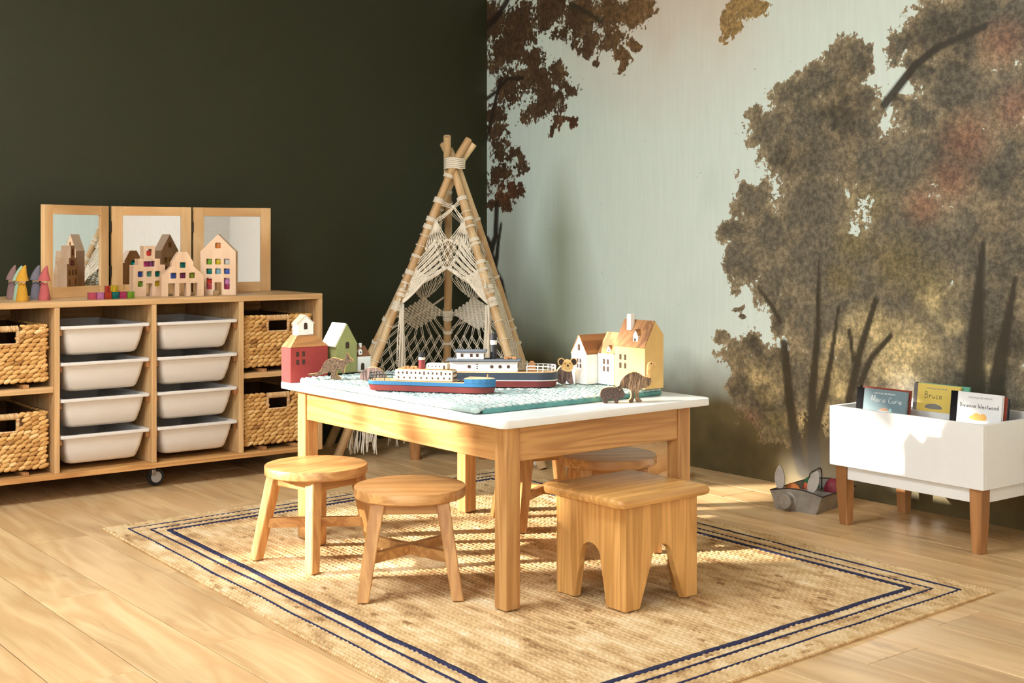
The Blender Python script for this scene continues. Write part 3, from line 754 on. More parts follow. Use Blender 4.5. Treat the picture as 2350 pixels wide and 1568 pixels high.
# square stool with arched cut-outs
SQ = Vector((.3165, 3.617, RUGZ)); SQA = R(39.5)
sq = thing('square_stool', 'square oak stool with arched cut-outs and thick rounded seat, in front of the table', 'stool', SQ, SQA)
HS = .312 - RUGZ
Hw = .137                                    # half width of the body
bm = prism_bm(rrect(-.176, .176, -.160, .160, .022, 6), [], HS - .027, HS, .011, 'xy')
for e in bm.verts: pass
fin('seat', bm, OAK_WARM, sq, 0, True)
def stool_panel(half):
    n = 12; H = HS - .027
    pts = [(-half, 0), (-half, H), (half, H), (half, 0), (half - .052, 0)]
    r = .040; zc = .120
    pts += [(r + .0, zc)] if False else []
    for i in range(n + 1):
        a = math.pi * i / n; pts.append((r * math.cos(a), zc + r * math.sin(a)))
    pts.append((-half + .052, 0))
    return pts
for k, (ang, dist) in enumerate(((0, Hw), (90, Hw), (180, Hw), (270, Hw))):
    half = Hw if k % 2 == 0 else Hw - .0225
    bm = prism_bm(stool_panel(half), [], -Hw, -Hw + .022, .0015)
    bmesh.ops.rotate(bm, cent=(0, 0, 0), matrix=Matrix.Rotation(R(ang), 3, 'Z'), verts=bm.verts)
    fin('side_panel', bm, OAK_WARM, sq, 2)

# ------------------------------------------------------------------ sideboard with trays and baskets
SB = thing('storage_sideboard', 'long oak storage sideboard on castors against the green wall', 'sideboard', rm(1.295, .012), ROOM_ANG)
# local x = u - 1.295, y = v - .012
D = .548
Ltot = 1.508
box('top_panel', 0, Ltot, 0, D, .728, .751, OAK_PALE, SB, .0015, 0)
box('bottom_panel', .0205, Ltot - .0205, 0, D, .084, .105, OAK, SB, .0015, 0)
box('side_panel', 0, .020, 0, D, .084, .7275, OAK_PALE, SB, .0012, 2)
box('side_panel', Ltot - .020, Ltot, 0, D, .084, .7275, OAK_PALE, SB, .0012, 2)
box('back_panel', .0205, Ltot - .0205, .004, .012, .1055, .7275, OAK, SB, 0, 0)
DIV = (.367, .741, 1.121)
for x in DIV: box('divider', x, x + .020, .0125, D - .001, .1055, .7275, OAK_PALE, SB, .0012, 2)
COLS = ((.0205, .3665), (.3875, .7405), (.7615, 1.1205), (1.1415, Ltot - .0205))
for i in (0, 3): box('shelf', COLS[i][0], COLS[i][1], .0125, D - .012, .409, .430, OAK_PALE, SB, .0012, 0)
PIT = .138
for ci in (1, 2):
    for k in range(4):
        zr = .632 - PIT * k
        for x0, x1 in ((COLS[ci][0] + .0002, COLS[ci][0] + .014), (COLS[ci][1] - .014, COLS[ci][1] - .0002)):
            box('runner', x0, x1, .05, D - .02, zr - .012, zr + .010, LEGWOOD, SB, .001, 1)
for ci in (0, 3):
    for zb in (.1055, .4305):
        for x in (COLS[ci][0] + .09, COLS[ci][1] - .11):
            box('basket_runner', x, x + .022, .05, D - .012, zb, zb + .014, LEGWOOD, SB, .001, 1)
# castors
TYRE = plain('black_rubber', (26, 26, 28), .6); STEEL = plain('steel', (150, 148, 146), .3, metal=.9); HUB = plain('grey_hub', (176, 174, 172), .45)
for x in (.05, .725, Ltot - .05):
    for y in (D - .07, .07):
        c = fin('castor', lathe_bm([(0, .068), (.008, .068), (.008, .084), (0, .084)], 12), STEEL, SB); c.location = (x, y, 0)
        bm = bmesh.new(); bx(bm, -.004, .014, -.024, .016, .046, .070, .004, 2); f_ = fin('fork', bm, STEEL, c, 0, True)
        for sx in (-.020, .008):
            pr = [(0, 0), (.022, 0), (.0225, .002), (.0335, .002), (.035, .004), (.035, .013), (.0335, .015), (.0225, .015), (.022, .017), (0, .017)]
            bm = lathe_bm(pr, 28); bmesh.ops.rotate(bm, cent=(0, 0, 0), matrix=Matrix.Rotation(R(90), 3, 'X'), verts=bm.verts)
            bmesh.ops.translate(bm, verts=bm.verts, vec=(.0 + sx + .008, -.004 + .024 * (sx > 0), .0355))
            if sx < 0: fin('wheel', bm, TYRE, c, 0, True)
            else: bm.free()
        bm = lathe_bm([(0, 0), (.021, 0), (.022, .001), (.022, .002), (0, .002)], 28); bmesh.ops.rotate(bm, cent=(0, 0, 0), matrix=Matrix.Rotation(R(-90), 3, 'X'), verts=bm.verts)
        bmesh.ops.translate(bm, verts=bm.verts, vec=(-.012, -.0035, .0355)); fin('hub', bm, HUB, c, 0, True)

TRAYM = plain('white_plastic', (226, 218, 208), .38, var=.01)
def tray_bm(w, d, h):
    """open tapered tub, rounded bottom corners; x width, y depth, z height, rim at z=0"""
    bm = bmesh.new()
    def loop(hw, y0, y1, z, r, n=5):
        return [bm.verts.new((p[0], p[1], z)) for p in rrect(-hw, hw, y0, y1, r, n)]
    hw = w / 2
    Ls = [loop(hw - .017, .012, d - .012, -.012, .02), loop(hw - .026, .016, d - .022, -h * .55, .022), loop(hw - .036, .02, d - .034, -h + .012, .026), loop(hw - .042, .026, d - .042, -h + .003, .026), loop(hw - .052, .036, d - .052, -h, .024)]
    inn = [loop(hw - .060, .044, d - .060, -h + .003, .022), loop(hw - .040, .028, d - .040, -h + .014, .024), loop(hw - .020, .016, d - .016, -.011, .018)]
    al = Ls + inn
    for a, b_ in zip(al, al[1:]):
        n = len(a)
        for i in range(n): bm.faces.new((a[i], a[(i + 1) % n], b_[(i + 1) % n], b_[i])) if al.index(b_) != 5 else None
    bm.faces.new(Ls[-1]); bm.faces.new(inn[0])
    return bm
def tray_rim(w, d):
    hw = w / 2
    bm = prism_bm(rrect(-hw, hw, 0, d, .012, 4), [rrect(-hw + .020, hw - .020, .016, d - .016, .014, 4)], -.0125, 0, .002, 'xy')
    return bm
def tray(label, ci, k):
    w = COLS[ci][1] - COLS[ci][0] - .006
    t = thing('storage_tray', label, 'tray', rm(1.295 + (COLS[ci][0] + COLS[ci][1]) / 2, .04, .6565 - PIT * k - .0005), ROOM_ANG, 'white plastic trays in the sideboard')
    d = .515
    fin('tub', tray_bm(w, d, .114), TRAYM, t, 0, True)
    fin('rim', tray_rim(w, d), TRAYM, t, 0, True)
pos = ('top', 'second from top', 'third from top', 'bottom')
for k in range(4):
    tray('%s white plastic tray in the tray column left of the castor' % pos[k], 2, k)
for k in range(4):
    tray('%s white plastic tray in the tray column next to the right-hand baskets' % pos[k], 1, k)

WEAVE = valmat('water_hyacinth', [(0.0, (130, 82, 40)), (.4, (200, 148, 84)), (.75, (226, 180, 112)), (1.0, (238, 202, 144))], .75, .5, 90, stretch=(1, 1, 3))
WRAP = valmat('handle_wrap', [(0.0, (206, 158, 104)), (1.0, (236, 200, 150))], .8, .3, 120)
def basket(label, ci, zb):
    w, d, h = .304, .46, .212
    xc = 1.295 + (COLS[ci][0] + COLS[ci][1]) / 2 + .0
    t = thing('woven_basket', label, 'basket', rm(xc, .070, zb + .0215), ROOM_ANG, 'woven baskets in the sideboard')
    # inner shell with the hand hole cut in front
    hx, hz0, hz1 = .046, .148, .192
    core = plain('basket_core', (92, 58, 28), .9) if 'basket_core' not in bpy.data.materials else bpy.data.materials['basket_core']
    bm = prism_bm(rect(-w / 2 + .006, w / 2 - .006, .004, h - .004), [rect(-hx, hx, hz0, hz1)], d - .012, d - .006)
    fin('front_core', bm, core, t)
    bm = bmesh.new()
    bx(bm, -w / 2 + .006, -w / 2 + .012, .006, d - .0125, .004, h - .004); bx(bm, w / 2 - .012, w / 2 - .006, .006, d - .0125, .004, h - .004)
    bx(bm, -w / 2 + .0125, w / 2 - .0125, .006, .012, .004, h - .004); bx(bm, -w / 2 + .0125, w / 2 - .0125, .0125, d - .0125, .002, .006)
    fin('shell_core', bm, core, t)
    lm = Lumps(7, 5)
    rows = 13; ph = h / rows
    r_ = random.Random(int(zb * 1000) + ci * 17)
    def face(x0, x1, fx, nrm, adx, cut=False):
        for k in range(rows):
            z = ph * (k + .5); x = x0 - r_.uniform(0, .02)
            while x < x1:
                Ls = r_.uniform(.024, .034); xc_ = min(max(x + Ls / 2, x0 + .006), x1 - .006)
                if not (cut and hz0 - .004 < z < hz1 + .02 and -hx - .008 < xc_ < hx + .008):
                    p = fx(xc_, z)
                    ax = np.array(adx) + np.array([0, 0, .36 + r_.uniform(-.08, .1)])
                    lm.add(p, ax, nrm, Ls * 1.32, ph * 1.12, .013, r_.gauss(.55, .17))
                x += Ls
    face(-w / 2, w / 2, lambda a, z: (a, d - .006, z), (0, 1, 0), (-1, 0, 0), True)
    face(0, d - .012, lambda a, z: (-w / 2 + .006, a, z), (-1, 0, 0), (0, 1, 0))
    face(0, d - .012, lambda a, z: (w / 2 - .006, a, z), (1, 0, 0), (0, -1, 0))
    for k in range(12):                                   # corner posts
        z = h * (k + .5) / 12
        for sx in (-1, 1): lm.add((sx * (w / 2 - .005), d - .007, z), (sx * .2, 0, 1), (sx, 1, 0), .023, .013, .012, r_.gauss(.6, .12))
    n = 13
    for k in range(n):                                    # top rim, beside the handle
        x = -w / 2 + w * (k + .5) / n
        if abs(x) > hx + .004: lm.add((x, d - .006, h - .003), (1, 0, .25), (0, 1, 1), .030, .014, .014, r_.gauss(.55, .15))
    for k in range(18):
        y = d * (k + .5) / 18
        for sx in (-1, 1): lm.add((sx * (w / 2 - .006), y, h - .003), (0, 1, .2), (0, 0, 1), .032, .014, .014, r_.gauss(.5, .15))
    tag(lm.build('weave', WEAVE, t), kind='stuff')
    lw = Lumps(6, 5)
    for k in range(22):
        x = -hx - .006 + (2 * hx + .012) * (k + .5) / 22
        lw.add((x, d - .006, (hz1 + h) / 2), (.12 + r_.uniform(-.1, .1), 0, 1), (0, 1, 0), .026, .0062, .015, r_.random())
    for k in range(9):
        for sx in (-1, 1): lw.add((sx * (hx + .003), d - .006, hz0 + (hz1 - hz0) * (k + .5) / 9), (sx * 1, .1, .1), (0, 1, 0), .016, .0062, .014, r_.random())
    for k in range(18):
        x = -hx + 2 * hx * (k + .5) / 18; lw.add((x, d - .006, hz0 - .003), (1, 0, .1), (0, 1, 0), .014, .008, .014, r_.random())
    tag(lw.build('handle_wrap', WRAP, t), kind='stuff')
    return t
basket('woven basket on the upper sideboard shelf, behind the red toy house', 0, .430)
basket('woven basket on the sideboard bottom board, just left of the table leg', 0, .105)
basket('woven basket on the upper shelf at the left edge of the picture', 3, .430)
basket('woven basket on the bottom board at the left edge of the picture', 3, .105)
# ------------------------------------------------------------------ three-panel mirror on the sideboard
STOP = .7512
MIRROR, nt, b = newmat('mirror_glass')
b.inputs['Base Color'].default_value = (.93, .94, .93, 1); b.inputs['Metallic'].default_value = 1; b.inputs['Roughness'].default_value = .012
tmr = thing('folding_mirror', 'three-panel folding mirror in beech frames standing on the sideboard', 'mirror', (-1.665, 5.445, STOP))
PWD, PHT, PTH, FRW = .351, .370, .020, .046
def mirror_panel(x, y, ang):
    """panel starts at its left foot and runs along +x of its own axes; front faces -y"""
    fr = bpy.data.objects.new('mirror_panel', None); COL.objects.link(fr); fr.parent = tmr
    fr.location = (x, y, 0); fr.rotation_euler = (0, 0, ang)
    box('stile', 0, FRW, 0, PTH, 0, PHT, BEECH, fr, .0012, 2)
    box('stile', PWD - FRW, PWD, 0, PTH, 0, PHT, BEECH, fr, .0012, 2)
    box('rail', FRW + .0004, PWD - FRW - .0004, .0006, PTH - .001, 0, FRW - .004, BEECH, fr, .001, 0)
    box('rail', FRW + .0004, PWD - FRW - .0004, .0006, PTH - .001, PHT - FRW + .008, PHT - .0004, BEECH, fr, .001, 0)
    box('glass', FRW - .004, PWD - FRW + .004, .007, .012, FRW - .010, PHT - FRW + .012, MIRROR, fr, 0)
    return fr
c_a = R(37.8)
mirror_panel(0.0, 0.0, c_a)
l_a = R(63.5)
mirror_panel(-.010 - PWD * math.cos(l_a), -.012 - PWD * math.sin(l_a), l_a)
r_a = R(31.0)
ex_ = (PWD + .010)
mirror_panel(ex_ * math.cos(c_a), ex_ * math.sin(c_a), r_a)
BRASS = plain('dark_hinge', (60, 48, 36), .4, metal=.8)
for (hx, hy) in ((-.006, -.004), ((PWD + .005) * math.cos(c_a), (PWD + .005) * math.sin(c_a))):
    for z in (.10, .285):
        bm = lathe_bm([(0, -.022), (.004, -.022), (.004, .022), (0, .022)], 10); h = fin('hinge', bm, BRASS, tmr, 0, True); h.location = (hx, hy, z)

# ------------------------------------------------------------------ wooden window houses and acrylic cubes
ACR = {k: glassy('acrylic_' + k, c) for k, c in dict(red=(226, 70, 60), magenta=(206, 66, 128), blue=(60, 96, 200), mint=(120, 196, 170), teal=(20, 134, 128), green=(140, 196, 60), yellow=(240, 214, 50), purple=(150, 60, 120), olive=(170, 190, 60), orange=(250, 150, 70), clear=(236, 236, 230), sky=(150, 200, 220), cobalt=(80, 110, 210), pink=(244, 110, 140), lilac=(236, 150, 220), amber=(240, 200, 140), rust=(236, 90, 50)).items()}
cube_me = {}
def cube(label, key, parent_xy, ang, lx, z, sz=(.0215, .0205, .0215), ly=0.0):
    """acrylic cube at local (lx, ly) of a thing at parent_xy turned by ang, resting at height z"""
    k2 = (key, sz)
    if k2 not in cube_me:
        bm = bmesh.new(); bx(bm, -sz[0] / 2, sz[0] / 2, -sz[1] / 2, sz[1] / 2, 0, sz[2], .0012, 2)
        o = fin('acrylic_cube', bm, ACR[key], None, 0, True); cube_me[k2] = o.data
    else:
        o = link('acrylic_cube', cube_me[k2])
    o.location = (parent_xy[0] + lx * math.cos(ang) - ly * math.sin(ang), parent_xy[1] + lx * math.sin(ang) + ly * math.cos(ang), STOP + z)
    o.rotation_euler = (0, 0, ang)
    return tag(o, label, 'acrylic cube', 'coloured acrylic cubes on the sideboard')
def win(cx, cz, w=.0232, h=.0232): return rrect(cx - w / 2, cx + w / 2, cz - h / 2, cz + h / 2, .0035, 3)
def block_house(name, label, x, y, ang, outline, holes, th):
    t = tag(fin(name, prism_bm(outline, holes, -th / 2, th / 2, .0012), BLOCKWOOD, None, 2), label, 'toy house', 'wooden window houses in front of the mirror')
    t.location = (x, y, STOP); t.rotation_euler = (0, 0, ang)
    return t
# stepped gable
sx, sy, sa = -1.488, 5.335, R(38)
ol = [(-.068, 0), (-.013, 0), (-.013, .052), (.013, .052), (.013, 0), (.068, 0), (.068, .128), (.0457, .128), (.0457, .153), (.0235, .153), (.0235, .205), (-.0235, .205), (-.0235, .153), (-.0457, .153), (-.0457, .128), (-.068, .128)]
sw = [(-.037, .0908), (0, .0908), (.036, .0908), (-.037, .051), (.036, .051)]
hol = [win(a, c_) for a, c_ in sw if not (a == 0 and c_ < .06)] + [win(0, .1786, .024, .028), win(0, .1325, .048, .0235)]
block_house('stepped_house', 'wooden toy house with stepped gable, leftmost before the mirror', sx, sy, sa, ol, hol, .042)
P_ = (sx, sy)
for (a, c_), k, nm in zip(sw, ('blue', 'mint', 'teal', 'green', 'yellow'), ('blue acrylic cube in the left middle window of the stepped house', 'pale mint acrylic cube in the centre window of the stepped house', 'teal acrylic cube in the right middle window of the stepped house', 'lime green acrylic cube in the lower left window of the stepped house', 'yellow acrylic cube in the lower right window of the stepped house')):
    cube(nm, k, P_, sa, a, c_ - .0114)
cube('dark red acrylic cube in the top window of the stepped house', 'red', P_, sa, 0, .1786 - .0138)
cube('magenta acrylic cube, left one in the wide window of the stepped house', 'magenta', P_, sa, -.0118, .1325 - .0116)
cube('plum acrylic cube, right one in the wide window of the stepped house', 'purple', P_, sa, .0118, .1325 - .0116)
# bell gable
bx_, by_, ba_ = -1.352, 5.352, R(27)
half = [(.086, 0), (.086, .084), (.044, .122), (.044, .138), (.017, .181)]
ol = [(-.086, 0)]
for c_ in (-.0455, 0, .0455): ol += [(c_ - .014, 0), (c_ - .014, .053), (c_ + .014, .053), (c_ + .014, 0)]
ol += half + [(-x, z) for x, z in half[::-1]][:-1]
bw = [(0, .127), (-.0375, .084), (0, .084), (.0375, .084)]
block_house('bell_gable_house', 'low wooden toy house with three open doorways, middle of the row', bx_, by_, ba_, ol, [win(a, c_, .0236) for a, c_ in bw], .040)
for (a, c_), k, nm in zip(bw, ('teal', 'cobalt', 'purple', 'olive'), ('teal acrylic cube in the gable window of the three-door house', 'blue acrylic cube in the left window of the three-door house', 'plum acrylic cube in the middle window of the three-door house', 'olive green acrylic cube in the right window of the three-door house')):
    cube(nm, k, (bx_, by_), ba_, a, c_ - .0114)
# tall gable
gx, gy, ga = -1.222, 5.452, R(0)
ol = [(-.074, 0), (-.014, 0), (-.014, .053), (.014, .053), (.014, 0), (.074, 0), (.074, .181), (0, .253), (-.074, .181)]
gw = [(-.0366, .139), (0, .139), (.0366, .139), (-.0366, .0987), (0, .0987), (.0366, .0987)]
block_house('tall_gable_house', 'tall wooden toy house with plain gable and one doorway, rightmost of the row', gx, gy, ga, ol, [win(a, c_, .0236, .0236) for a, c_ in gw] + [win(.0, .206)] + [win(s * .0366, .0475, .0236, .048) for s in (-1, 1)], .040)
for (a, c_), k, nm in zip(gw, ('green', 'yellow', 'clear', 'teal', 'sky', 'cobalt'), ('green acrylic cube, upper left window of the tall gable house', 'yellow acrylic cube, upper middle window of the tall gable house', 'clear acrylic cube, upper right window of the tall gable house', 'teal acrylic cube, left window of the tall gable house', 'pale blue acrylic cube, middle window of the tall gable house', 'blue acrylic cube, right window of the tall gable house')):
    cube(nm, k, (gx, gy), ga, a, c_ - .0116)
cube('orange acrylic cube in the top window of the tall gable house', 'orange', (gx, gy), ga, 0, .206 - .0114)
for s, ks, nms in ((-1, ('pink', 'red'), ('pink acrylic cube in the lower left window of the tall gable house', 'red acrylic cube above the pink one in the tall gable house')), (1, ('magenta', 'lilac'), ('magenta acrylic cube in the lower right window of the tall gable house', 'lilac acrylic cube above the magenta one in the tall gable house'))):
    for i in range(2): cube(nms[i], ks[i], (gx, gy), ga, s * .0366, .0475 - .0238 + .0226 * i)
cube('honey coloured acrylic cube standing before the doorway of the tall gable house', 'amber', (gx, gy), ga, .0, 0, ly=-.055)
# loose row of cubes near the front edge
ra = R(38); rx, ry = -1.628, 5.065
for i, (k, nm) in enumerate((('pink', 'pink acrylic cube at the left end of the loose row'), ('lilac', 'lilac acrylic cube second in the loose row'), ('rust', 'red-orange acrylic cube third in the loose row'), ('teal', 'dark teal acrylic cube fourth in the loose row'), ('magenta', 'magenta acrylic cube fifth in the loose row'), ('green', 'lime green acrylic cube at the right end of the loose row'))):
    cube(nm, k, (rx, ry), ra, i * .0305, 0, (.0270, .0270, .0270))
cube('yellow acrylic cube, left one on top of the loose row', 'yellow', (rx, ry), ra, 2.9 * .0305, .0272, (.0250, .0250, .0250))
cube('golden acrylic cube, right one on top of the loose row', 'amber', (rx, ry), ra, 3.8 * .0305, .0272, (.0250, .0250, .0250))
cube('red acrylic cube tucked behind the yellow one on the loose row', 'red', (rx, ry), ra, 2.6 * .0305, .0, (.0250, .0250, .0500), ly=.034)

# ------------------------------------------------------------------ felt gnomes
SKINF = plain('pale_felt', (240, 214, 176), .9)
def gnome(label, x, y, c, lean, sc=1.0):
    t = thing('felt_gnome', label, 'gnome', (x, y, STOP), lean, 'felt gnomes on the sideboard')
    m = plain('felt_' + label.split()[0], c, .95, .2, bump=.6, bscale=500, var=.12)
    body = [(0, 0), (.0215, 0), (.0225, .002), (.020, .020), (.0165, .045), (.0125, .062), (.010, .068), (0, .070)]
    fin('robe', lathe_bm([(r * sc, z * sc) for r, z in body], 24), m, t, 2, True)
    s = Tubes(); s.add([(.003 * math.sin(z * 90), -(.0228 - .17 * z) * sc, z * sc) for z in np.linspace(.003, .064, 7)], .0009, 5); s.build('seam', m, t)
    hd = [(0, .060)] + [(.0135 * math.sin(math.pi * i / 8), .0735 - .0135 * math.cos(math.pi * i / 8)) for i in range(1, 8)] + [(0, .087)]
    fin('head', lathe_bm([(r * sc, z * sc) for r, z in hd], 20), SKINF, t, 0, True)
    for sd in (-1, 1):
        n = Lumps(6, 4); n.add((sd * .006 * sc, -.013 * sc, .066 * sc), (1, 0, -.35 * sd), (0, -1, .4), .014 * sc, .007 * sc, .005 * sc); n.build('collar', m, t)
    pts, rs = [], []
    for i in range(11):
        q = i / 10; z = .076 + .056 * q
        pts.append((.013 * q ** 2, -.001 * q, z * sc)); rs.append((.0208 * (1 - q) ** .85 + .0026) * sc)
    pts = [(pts[0][0], pts[0][1], pts[0][2] - .001)] + pts; rs = [rs[0] * .96] + rs
    h = Tubes(); h.add(pts, rs, 20); h.build('hat', m, t, sharp=True)
gnome('mauve-brown felt gnome at the far left of the gnome group', -1.945, 5.085, (146, 112, 104), R(10))
gnome('mint green felt gnome behind the mustard one', -1.886, 5.000, (168, 190, 160), R(-5))
gnome('mustard yellow felt gnome at the front edge of the sideboard', -1.838, 4.905, (206, 150, 52), R(0), 1.03)
gnome('grey-violet felt gnome behind the rose one', -1.845, 5.065, (122, 114, 120), R(12))
gnome('rose red felt gnome standing before the left mirror panel', -1.783, 4.985, (190, 96, 92), R(-20))
# ------------------------------------------------------------------ wool mat on the table
TTOP = TT + .0004
def yaw(a=0): return TANG + R(a)
mat_ = thing('wool_mat', 'chunky pale mint wool mat with turquoise edge lying on the white table top', 'mat', tb(0, 0, TTOP), TANG)
TURQ = plain('turquoise_weave', (104, 158, 152), .9, .2, var=.2, bump=.8, bscale=420)
ma0, ma1, mb0, mb1 = .088, 1.035, -.022, .672
bm = prism_bm(rrect(mb0 + .020, mb1, ma0, ma1 - .004, .012, 4), [], 0.0, .0135, .004, 'xy')
fin('turquoise_base', bm, TURQ, mat_, 0, True)
box('mint_layer', mb0 + .008, mb1 - .006, ma0 + .008, ma1 - .010, .0136, .0150, plain('mint_felt', (160, 182, 176), .95, .1, var=.1), mat_, 0)
lm = Lumps(6, 4)
r_ = random.Random(3)
rows = 37
for i in range(rows):
    a = ma0 + .006 + (ma1 - ma0 - .014) * (i + .5) / rows
    x = mb0 + .002 + (.0095 if i % 2 else 0)
    while x < mb1 - .012:
        L_ = r_.uniform(.023, .027)
        v_ = .5 + r_.gauss(0, .16) + .16 * math.sin(a * 11 + x * 5)
        for s in (-1, 1):
            lm.add((x + L_ / 2, a + s * .0064, .0148 + r_.uniform(-.0006, .0006)), (1, s * .62, .12), (0, 0, 1), L_ * 1.22, .0132, .0150, v_)
        x += L_ * .95
    for s in (-1, 1):                                   # plump loops along the front edge
        lm.add((mb0 - .002, a + s * .0056, .0112), (1, .75 * s, 0), (0, 0, 1), .032, .0185, .0200, .55 + r_.gauss(0, .12))
WOOL = valmat('mint_wool', [(0.0, (142, 168, 166)), (.35, (178, 197, 191)), (.7, (200, 212, 205)), (1.0, (217, 221, 212))], .95, .7, 300)
tag(lm.build('wool_stitches', WOOL, mat_), kind='stuff')
MATZ = TTOP + .0232

# ------------------------------------------------------------------ painted wooden houses
def gable_prism(x0, x1, y0, y1, z0, ze0, ze1, xr, zr):
    """solid with gable seen in x,z and length along y; eaves ze0 (x0) and ze1 (x1), ridge at xr, zr"""
    return prism_bm([(x0, z0), (x1, z0), (x1, ze1), (xr, zr), (x0, ze0)], [], y0, y1, .0008)
def roof_sheet(x0, z0, x1, z1, y0, y1, th=.003):
    dx, dz = x1 - x0, z1 - z0; l = math.hypot(dx, dz); nx, nz = -dz / l * th, dx / l * th
    if nz < 0: nx, nz = -nx, -nz
    return prism_bm([(x0, z0), (x1, z1), (x1 + nx, z1 + nz), (x0 + nx, z0 + nz)], [], y0, y1)
def windows(name, parent, cells, plane, at_, mat, depth=.0012):
    """small openings: dark sunk panes with a pale reveal; cells are (c, z, w, h, arched) on plane x or y at at_"""
    for (c, z, w_, h_, ar) in cells:
        pl = [(c + w_ / 2 * math.cos(2 * math.pi * i / 14), z + w_ / 2 * math.sin(2 * math.pi * i / 14)) for i in range(14)] if ar == 2 else arch(c - w_ / 2, c + w_ / 2, z - h_ / 2, z + h_ / 2) if ar else rect(c - w_ / 2, c + w_ / 2, z - h_ / 2, z + h_ / 2)
        bm = prism_bm(pl, [], -.0006, .0009)
        if plane == 'x': bmesh.ops.rotate(bm, cent=(0, 0, 0), matrix=Matrix.Rotation(R(90), 3, 'Z'), verts=bm.verts); bmesh.ops.translate(bm, verts=bm.verts, vec=(at_, 0, 0))
        else: bmesh.ops.translate(bm, verts=bm.verts, vec=(0, at_, 0))
        fin(name, bm, mat, parent)
PRED = plain('red_paint', (156, 54, 50), .6, var=.08); PGREEN = plain('green_paint_toy', (150, 150, 92), .6, var=.08); PWHITE = plain('white_paint', (242, 238, 230), .55, var=.03)
PYEL = plain('yellow_paint', (220, 182, 112), .6, var=.06); PEDGE = wood('raw_edge', (222, 186, 140), (200, 156, 106), .6)
# local axes on the table: x = short side (away right), y = long side (away left)
h = thing('red_house', 'red painted toy house with white belfry on the left corner of the table', 'toy house', tb(1.066, -.044, TTOP), TANG)
w_, d_, e_ = .140, .062, .114
box('body', 0, w_, 0, d_, 0, e_, PRED, h, .0016, 2)
bm = bmesh.new()
lo = [bm.verts.new(p) for p in ((0, 0, e_ + .0002), (w_, 0, e_ + .0002), (w_, d_, e_ + .0002), (0, d_, e_ + .0002))]
up = [bm.verts.new(p) for p in ((.030, .010, .152), (.096, .010, .152), (.096, d_ - .010, .152), (.030, d_ - .010, .152))]
for i in range(4): bm.faces.new((lo[i], lo[(i + 1) % 4], up[(i + 1) % 4], up[i]))
bm.faces.new(lo[::-1]); bm.faces.new(up)
fin('roof', bm, ROOFWOOD, h, 0)
bm = gable_prism(.034, .092, .013, d_ - .013, .1525, .190, .190, .063, .216)
fin('belfry', bm, PWHITE, h, 2)
windows('belfry_window', h, [(.063, .182, .0135, .022, True)], 'y', .013, DARKHOLE)
for (x0, z0, x1, z1) in ((.031, .1885, .063, .2168), (.063, .2168, .095, .1885)): fin('belfry_roof', roof_sheet(x0, z0, x1, z1, .012, d_ - .012, .0015), PWHITE if x0 > .05 else PEDGE, h)
windows('window', h, [(.026, .092, .0105, .0165, False), (.048, .092, .0105, .0165, False), (.026, .066, .0105, .0165, False), (.048, .066, .0105, .0165, False)], 'y', 0, DARKHOLE)

h = thing('green_house', 'olive green toy house with pale steep roof behind the red house', 'toy house', tb(1.036, .111, MATZ), TANG)
w_, d_ = .078, .085
fin('body', gable_prism(0, w_, 0, d_, 0, .095, .095, w_ / 2, .160), PGREEN, h, 2)
fin('roof_slope', roof_sheet(-.005, .0865, w_ / 2, .1612, .0008, d_, .006), PWHITE, h)
fin('roof_slope', roof_sheet(w_ / 2, .1612, w_ + .002, .0915, .0008, d_, .002), PGREEN, h)
windows('window', h, [(w_ / 2 + .002, .092, .014, .022, True), (w_ / 2 + .004, .045, .012, .018, True)], 'y', 0, DARKHOLE)

h = thing('small_white_house', 'smallest white toy house with brown roof, dormer and chimney, beside the green house', 'toy house', tb(1.04, .194, MATZ), TANG)
w_, d_ = .052, .046
box('body', 0, w_, 0, d_, 0, .050, PWHITE, h, .0008, 2)
bm = bmesh.new()
v = [bm.verts.new(p) for p in ((0, 0, .0502), (w_, 0, .0502), (w_, d_, .0502), (0, d_, .0502), (.0, .022, .085), (w_ - .010, .022, .085))]
for f_ in ((0, 1, 5, 4), (1, 2, 5), (2, 3, 4, 5), (3, 0, 4), (3, 2, 1, 0)): bm.faces.new([v[i] for i in f_])
fin('roof', bm, plain('brown_stain', (122, 78, 50), .7), h)
d2 = fin('dormer', gable_prism(.006, .020, .002, .014, .056, .070, .070, .013, .077), PWHITE, h)
windows('dormer_window', h, [(.013, .0645, .005, .005, False)], 'y', .002, DARKHOLE)
box('chimney', .020, .028, .018, .026, .074, .094, PWHITE, h, .0006)
windows('doorway', h, [(.020, .017, .013, .024, True)], 'y', 0, DARKHOLE)

# white house group: gabled wing towards the light, body behind; then the yellow house
h = thing('white_gabled_house', 'white toy house with gabled wing and brown roof on the wool mat', 'toy house', tb(.214, .588, MATZ), TANG)
# y runs along the long side (away left), -x faces the window light
def along_x(bm): 
    return bm
box('body', 0, .075, 0, .072, 0, .094, PWHITE, h, .0008, 2)
bm = prism_bm([(0, .0942), (.075, .0942), (.040, .158)], [], 0, .072); fin('roof', bm, ROOFWOOD, h, 2)
